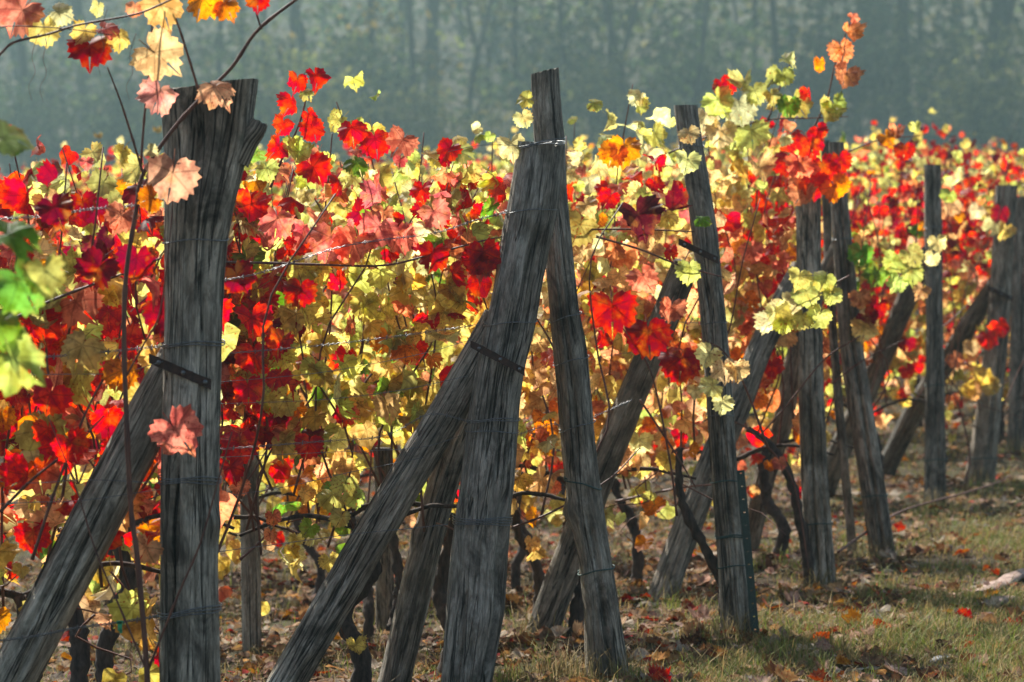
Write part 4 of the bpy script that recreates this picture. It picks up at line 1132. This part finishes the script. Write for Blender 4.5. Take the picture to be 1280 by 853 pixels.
def bark_strip(pts, wd, label):
    W = spline([Vector((P(x, y, 331 and 5000 / (y - 331)).x, 5000 / (y - 331), 0)) for x, y in pts], 22)
    V, Fc = [], []
    for i, p in enumerate(W):
        t = (W[min(i + 1, 21)] - W[max(i - 1, 0)]).normalized(); s = Vector((-t.y, t.x, 0))
        z = gz(p.x, p.y) + .02
        ww = wd * (.55 + .5 * math.sin(math.pi * (i + 1) / 23)) * (1 + .3 * mnoise.noise(Vector((i * .9, 0, 0))))
        for j in range(7):
            a = math.pi * j / 6
            for q in ((1.0,)):
                V.append(Vector((p.x, p.y, z)) + s * (-math.cos(a) * ww) + Vector((0, 0, math.sin(a) * ww * .4 + .006 * mnoise.noise(Vector((i * .8, j * 1.5, 2))))))
    for i in range(21):
        for j in range(6): Fc.append((i * 7 + j, i * 7 + j + 1, i * 7 + 8 + j, i * 7 + 7 + j))
    m0 = len(V)
    V += [v - Vector((0, 0, .006)) for v in V[:m0]]
    Fc += [tuple(m0 + a for a in f[::-1]) for f in Fc]
    o = link('bark_strip', mesh('bark_strip', V, Fc, M_PALEBARK)); tag(o, label, 'bark')
bark_strip([(1225, 756), (1250, 742), (1285, 728), (1310, 722)], .035, 'pale pinkish curl of bark lying on grass beside grey stone')
bark_strip([(1228, 772), (1250, 768), (1268, 764)], .03, 'short grey-white bark scrap lying below the pink curl')

# ------------------------------------------------------------------ the wood behind
FK = 1.8      # the wood stands well back behind the vineyard
def forest_tree(px, Y, dpx, label, forks, seed, lean=0.0, group='trees of the wood', crownv=0):
    r = random.Random(seed); Y = Y * FK
    x = (px - CX) / F * Y; z0 = gz(x, Y)
    root = thing('forest_tree', label, 'tree', (x, Y, z0), group); root.scale = (FK, FK, FK)
    R0 = dpx / 2 * Y / F / FK; Ht = r.uniform(15, 19)
    V, Fc = [], []
    hf = forks if forks else Ht
    base = Vector((0, 0, 0))
    top = Vector((lean * hf, 0, hf if forks else Ht))
    n = 14
    tr = spline([base + Vector((0, 0, -.3)), base.lerp(top, .35) + Vector((r.gauss(0, .3), 0, 0)), base.lerp(top, .7) + Vector((r.gauss(0, .3), 0, 0)), top], n)
    tube_data(tr, [R0 * (1.1 - (.35 if forks else .75) * i / (n - 1)) for i in range(n)], 8, V, Fc)
    tips = []
    if forks:
        for s in (-1, 1):
            e = top + Vector((s * r.uniform(1.0, 1.7), r.gauss(0, .4), Ht - top.z))
            m = top.lerp(e, .35) + Vector((s * .35, 0, 0))
            L = spline([top - Vector((0, 0, .1)), m, e], 10)
            tube_data(L, [R0 * .66 * (1 - .07 * i) for i in range(10)], 7, V, Fc); tips += L[3:]
    else: tips = tr[4:]
    for i in range(r.randint(7, 11)):
        b = tips[r.randrange(len(tips))] if r.random() < .5 else tr[r.randint(3, n - 1)]
        a = r.uniform(0, 6.28); l = r.uniform(1.2, 3.4)
        e = b + Vector((math.cos(a) * l, math.sin(a) * l, l * r.uniform(-.1, .7)))
        L = spline([b, b.lerp(e, .5) + Vector((0, 0, r.gauss(.1, .2))), e], 8)
        tube_data(L, [R0 * .33 * (1 - .11 * k) for k in range(8)], 5, V, Fc); tips += L[4:]
    link('trunk', mesh('trunk', V, Fc, M_FBARK), root)
    c = link('crown', CROWNS[crownv], root)
    c.rotation_euler = (0, 0, r.uniform(0, 6.28)); c.scale = (1, 1, Ht / 17); c.color = r.choice([(1, 1, 1, 1), (1.6, 1.3, .8, 1), (.7, .8, .8, 1), (1.3, 1.3, 1, 1), (.6, .6, .6, 1)] if px < 980 else [(.5, .55, .5, 1), (.7, .7, .6, 1), (.4, .45, .42, 1)])
    return root

def leaf_cloud(centres, per, spread, size, cols, r):
    V, Fc, C = [], [], []
    for c in centres:
        base = r.choice(cols); v0 = r.uniform(.35, 1.6)
        for _ in range(per):
            p = c + Vector((r.gauss(0, spread), r.gauss(0, spread), r.gauss(0, spread * .55)))
            n = Vector((r.gauss(0, 1), r.gauss(0, 1), r.gauss(.4, 1))).normalized(); t = n.orthogonal().normalized(); b = n.cross(t)
            a = r.uniform(0, 6.28); t, b = t * math.cos(a) + b * math.sin(a), b * math.cos(a) - t * math.sin(a)
            s = size * r.uniform(.6, 1.4); k = len(V)
            V += [p - t * s, p + b * s * .55, p + t * s, p - b * s * .55]; Fc.append((k, k + 1, k + 2, k + 3))
            v = v0 * r.uniform(.75, 1.25); C += [(base[0] * v, base[1] * v, base[2] * v, 1)] * 4
    return V, Fc, C
FC = [(.075, .11, .03), (.11, .13, .035), (.05, .085, .03), (.19, .16, .045), (.10, .14, .04)]
CROWNS = []
for v in range(5):
    r = random.Random(900 + v); cen = []
    for i in range(70):
        h = r.uniform(2.6, 17); q = (1.0 + 2.3 * math.sin(math.pi * min(1, h / 17) * .9)) * math.sqrt(r.random()); a = r.uniform(0, 6.28)
        if h < 8 and r.random() < .6: continue
        cen.append(Vector((q * math.cos(a), q * math.sin(a), h)))
    V, Fc, C = leaf_cloud(cen, 22, .62, .15, FC, r)
    CROWNS.append(mesh('crown', V, Fc, M_FLEAF, {'lc': ('FLOAT_COLOR', C)}, smooth_=False))

TREES = [  # px, depth, trunk width px, fork height (0 none)
    (455, 96, 12, 0), (530, 88, 9, 0), (536, 104, 19, 0), (585, 90, 9, 4.6), (618, 97, 7, 3.5), (650, 92, 10, 0), (672, 110, 6, 4.0), (718, 93, 9, 0), (748, 106, 5, 0), (763, 91, 8, 0),
    (774, 99, 6, 0), (797, 89, 11, 4.6), (843, 90, 8, 0), (822, 112, 6, 3.6), (900, 104, 6, 5), (940, 98, 8, 0), (985, 93, 10, 0), (1030, 103, 9, 0), (1065, 96, 14, 0), (1100, 108, 10, 0), (1135, 94, 18, 0), (1160, 100, 9, 0), (1215, 92, 34, 0), (1260, 99, 14, 0),
    (410, 101, 14, 0), (370, 93, 8, 0), (340, 106, 12, 0), (300, 97, 10, 0), (260, 92, 9, 0), (215, 103, 13, 0), (170, 95, 11, 0), (110, 99, 15, 0), (60, 90, 13, 0), (30, 107, 10, 0), (-30, 95, 14, 0), (1310, 95, 14, 0), (500, 115, 12, 0), (870, 118, 12, 0), (1190, 118, 12, 0), (90, 120, 14, 0), (620, 122, 14, 0)]
for i, (px, Y, d, fk) in enumerate(TREES):
    if fk: lab = 'dark tree forking low into two limbs in the hazy wood'
    elif d >= 20: lab = 'very broad dark trunk standing in the hazy wood'
    elif d >= 12: lab = 'tall straight tree of medium girth in the hazy wood'
    else: lab = 'tall thin straight tree in the hazy wood'
    near = next(n for lim, n in ((60, 'behind the green-leaved shoot'), (150, 'behind the deep red drooping leaf'), (240, 'behind the shoot crossing the flared post'), (345, 'just past the flared post'), (420, 'behind the upright red-leaved shoot'),
        (500, 'between the red-leaved shoot and yellowish shrub'), (560, 'next to the yellowish shrub'), (630, 'between yellowish shrub and tallest post'), (705, 'behind the tallest post'), (752, 'just past the tallest post'), (805, 'between tallest and green-staked posts'),
        (880, 'behind the green-staked post'), (960, 'behind the yellowish green vine tips'), (1040, 'behind the orange-leaved upright shoot'), (1110, 'past the orange-leaved upright shoot'), (1180, 'behind the slim straight post'), (9999, 'behind the stout dark leaning post')) if px < lim)
    far_ = 'deep' if Y > 100 else 'standing'
    lab = {'dark tree forking low into two limbs in the hazy wood': 'dark low-forking tree', 'very broad dark trunk standing in the hazy wood': 'very broad dark tree', 'tall straight tree of medium girth in the hazy wood': 'medium-girth straight tree', 'tall thin straight tree in the hazy wood': 'thin straight tree'}[lab] + ' ' + far_ + ' in the hazy wood ' + near
    forest_tree(px, Y, d, lab, fk, 40 + i, rnd.gauss(0, .06), 'trees at the front of the wood', i % 5)
r = random.Random(4)
for i in range(46):          # trees further up the slope and to the sides, filling the wood
    Y = r.uniform(118, 165); px = r.uniform(-700, 2000)
    forest_tree(px, Y, r.uniform(8, 14), 'slim tree high on the slope deep in the hazy wood', 0, 300 + i, r.gauss(0, .03), 'slim trees deep in the wood', i % 5)
def shrub(px, Y, w_, h_, cols, label, seed):
    r = random.Random(seed); Y = Y * FK; x = (px - CX) / F * Y; z0 = gz(x, Y)
    root = thing('woodland_shrub', label, 'shrub', (x, Y, z0)); root.scale = (FK, FK, FK)
    V, Fc = [], []
    cen = []
    for i in range(9):
        a = r.uniform(0, 6.28); e = Vector((math.cos(a) * w_ * r.random(), math.sin(a) * w_ * .7 * r.random(), h_ * r.uniform(.6, 1)))
        tube_data(spline([Vector((0, 0, -.2)), e * .5 + Vector((0, 0, .3)), e], 7), [.05 - .006 * k for k in range(7)], 5, V, Fc)
        cen += [e * r.uniform(.5, 1) + Vector((r.gauss(0, .3), r.gauss(0, .3), r.gauss(0, .3))) for _ in range(5)]
    link('stem', mesh('stem', V, Fc, M_FBARK), root)
    V, Fc, C = leaf_cloud(cen, 45, .4, .11, cols, r)
    link('foliage', mesh('foliage', V, Fc, M_FLEAF, {'lc': ('FLOAT_COLOR', C)}, smooth_=False), root)['kind'] = 'stuff'
shrub(500, 84, 1.7, 5.6, [(.20, .18, .05), (.16, .16, .05)], 'yellowish broad shrub at the wood edge above pink leaves', 1)
shrub(405, 82, 2.6, 6.4, [(.10, .13, .035), (.16, .16, .04)], 'big green shrub at the wood edge beside the red shoot', 2)
shrub(330, 84, 2.2, 6.0, [(.09, .12, .035)], 'dull green shrub at the wood edge behind the flared post', 3)
shrub(740, 86, 1.2, 5.2, [(.17, .16, .05)], 'small yellowish shrub at the wood edge behind the tallest post', 4)
shrub(1250, 84, 2.2, 6.0, [(.10, .11, .035)], 'dark green shrub at the wood edge above the far vines', 5)
shrub(130, 84, 2.4, 5.6, [(.08, .10, .035)], 'low dark shrub at the wood edge behind the slender shoot', 6)
for i, (px, Y, w_, h_, cc, lb) in enumerate([
        (215, 86, 2.2, 8.0, 1, 'tall loose green understorey shrub behind the flared post top'), (40, 88, 2.4, 7.5, 0, 'dull understorey shrub behind the green-leaved shoot'), (450, 92, 2.6, 9.0, 1, 'tall pale green understorey shrub left of the low-forking tree'),
        (610, 86, 1.5, 5.4, 2, 'low golden understorey shrub before the low-forking trees'), (690, 95, 2.4, 8.5, 0, 'tall dull understorey shrub behind the tallest post'), (830, 87, 1.8, 6.2, 2, 'golden understorey shrub behind the green-staked post'),
        (890, 93, 2.6, 9.5, 1, 'tall loose understorey shrub behind the yellowish green vine tips'), (1010, 88, 2.2, 8.2, 3, 'dark understorey shrub behind the orange-leaved shoot'), (1090, 91, 2.8, 9.6, 3, 'tall dark understorey shrub past the orange-leaved shoot'), (1180, 87, 2.4, 8.4, 3, 'dark dense understorey shrub behind the slim straight post')]):
    shrub(px, Y, w_, h_ * (.62 if px < 960 else .74), [[(.07, .10, .035)], [(.11, .15, .05), (.08, .11, .035)], [(.24, .20, .06), (.15, .15, .05)], [(.045, .065, .03), (.07, .08, .03)]][cc], lb, 60 + i)
cen = []
for i in range(520):
    Y = r.uniform(160, 300); x = r.uniform(-.24, .24) * Y
    cen.append(Vector((x, Y, gz(x, Y) + r.uniform(.3, 5))))
V, Fc, C = leaf_cloud(cen, 34, 1.5, .32, FC + [(.12, .09, .04), (.16, .14, .05)], r)
tag(link('undergrowth', mesh('undergrowth', V, Fc, M_FLEAF, {'lc': ('FLOAT_COLOR', C)}, smooth_=False)), 'hazy green and yellow undergrowth filling the wood floor', 'undergrowth', kind='stuff')

# ------------------------------------------------------------------ haze
m, nt, N, out = newmat('air_haze')
pv = N('ShaderNodeVolumePrincipled', {'Color': (.40, .60, .61, 1), 'Density': HAZE_DENSITY, 'Anisotropy': .6})
nt.links.new(pv.outputs[0], out.inputs['Volume'])
V = [(x, y, z) for x in (-275, 275) for y in (-30, 420) for z in (-8, 110)]
Fc = [(0, 1, 3, 2), (4, 6, 7, 5), (0, 4, 5, 1), (2, 3, 7, 6), (0, 2, 6, 4), (1, 5, 7, 3)]
tag(link('haze', mesh('haze', V, Fc, m, smooth_=False)), 'pale blue morning haze hanging over vineyard and wood', 'haze', kind='stuff')
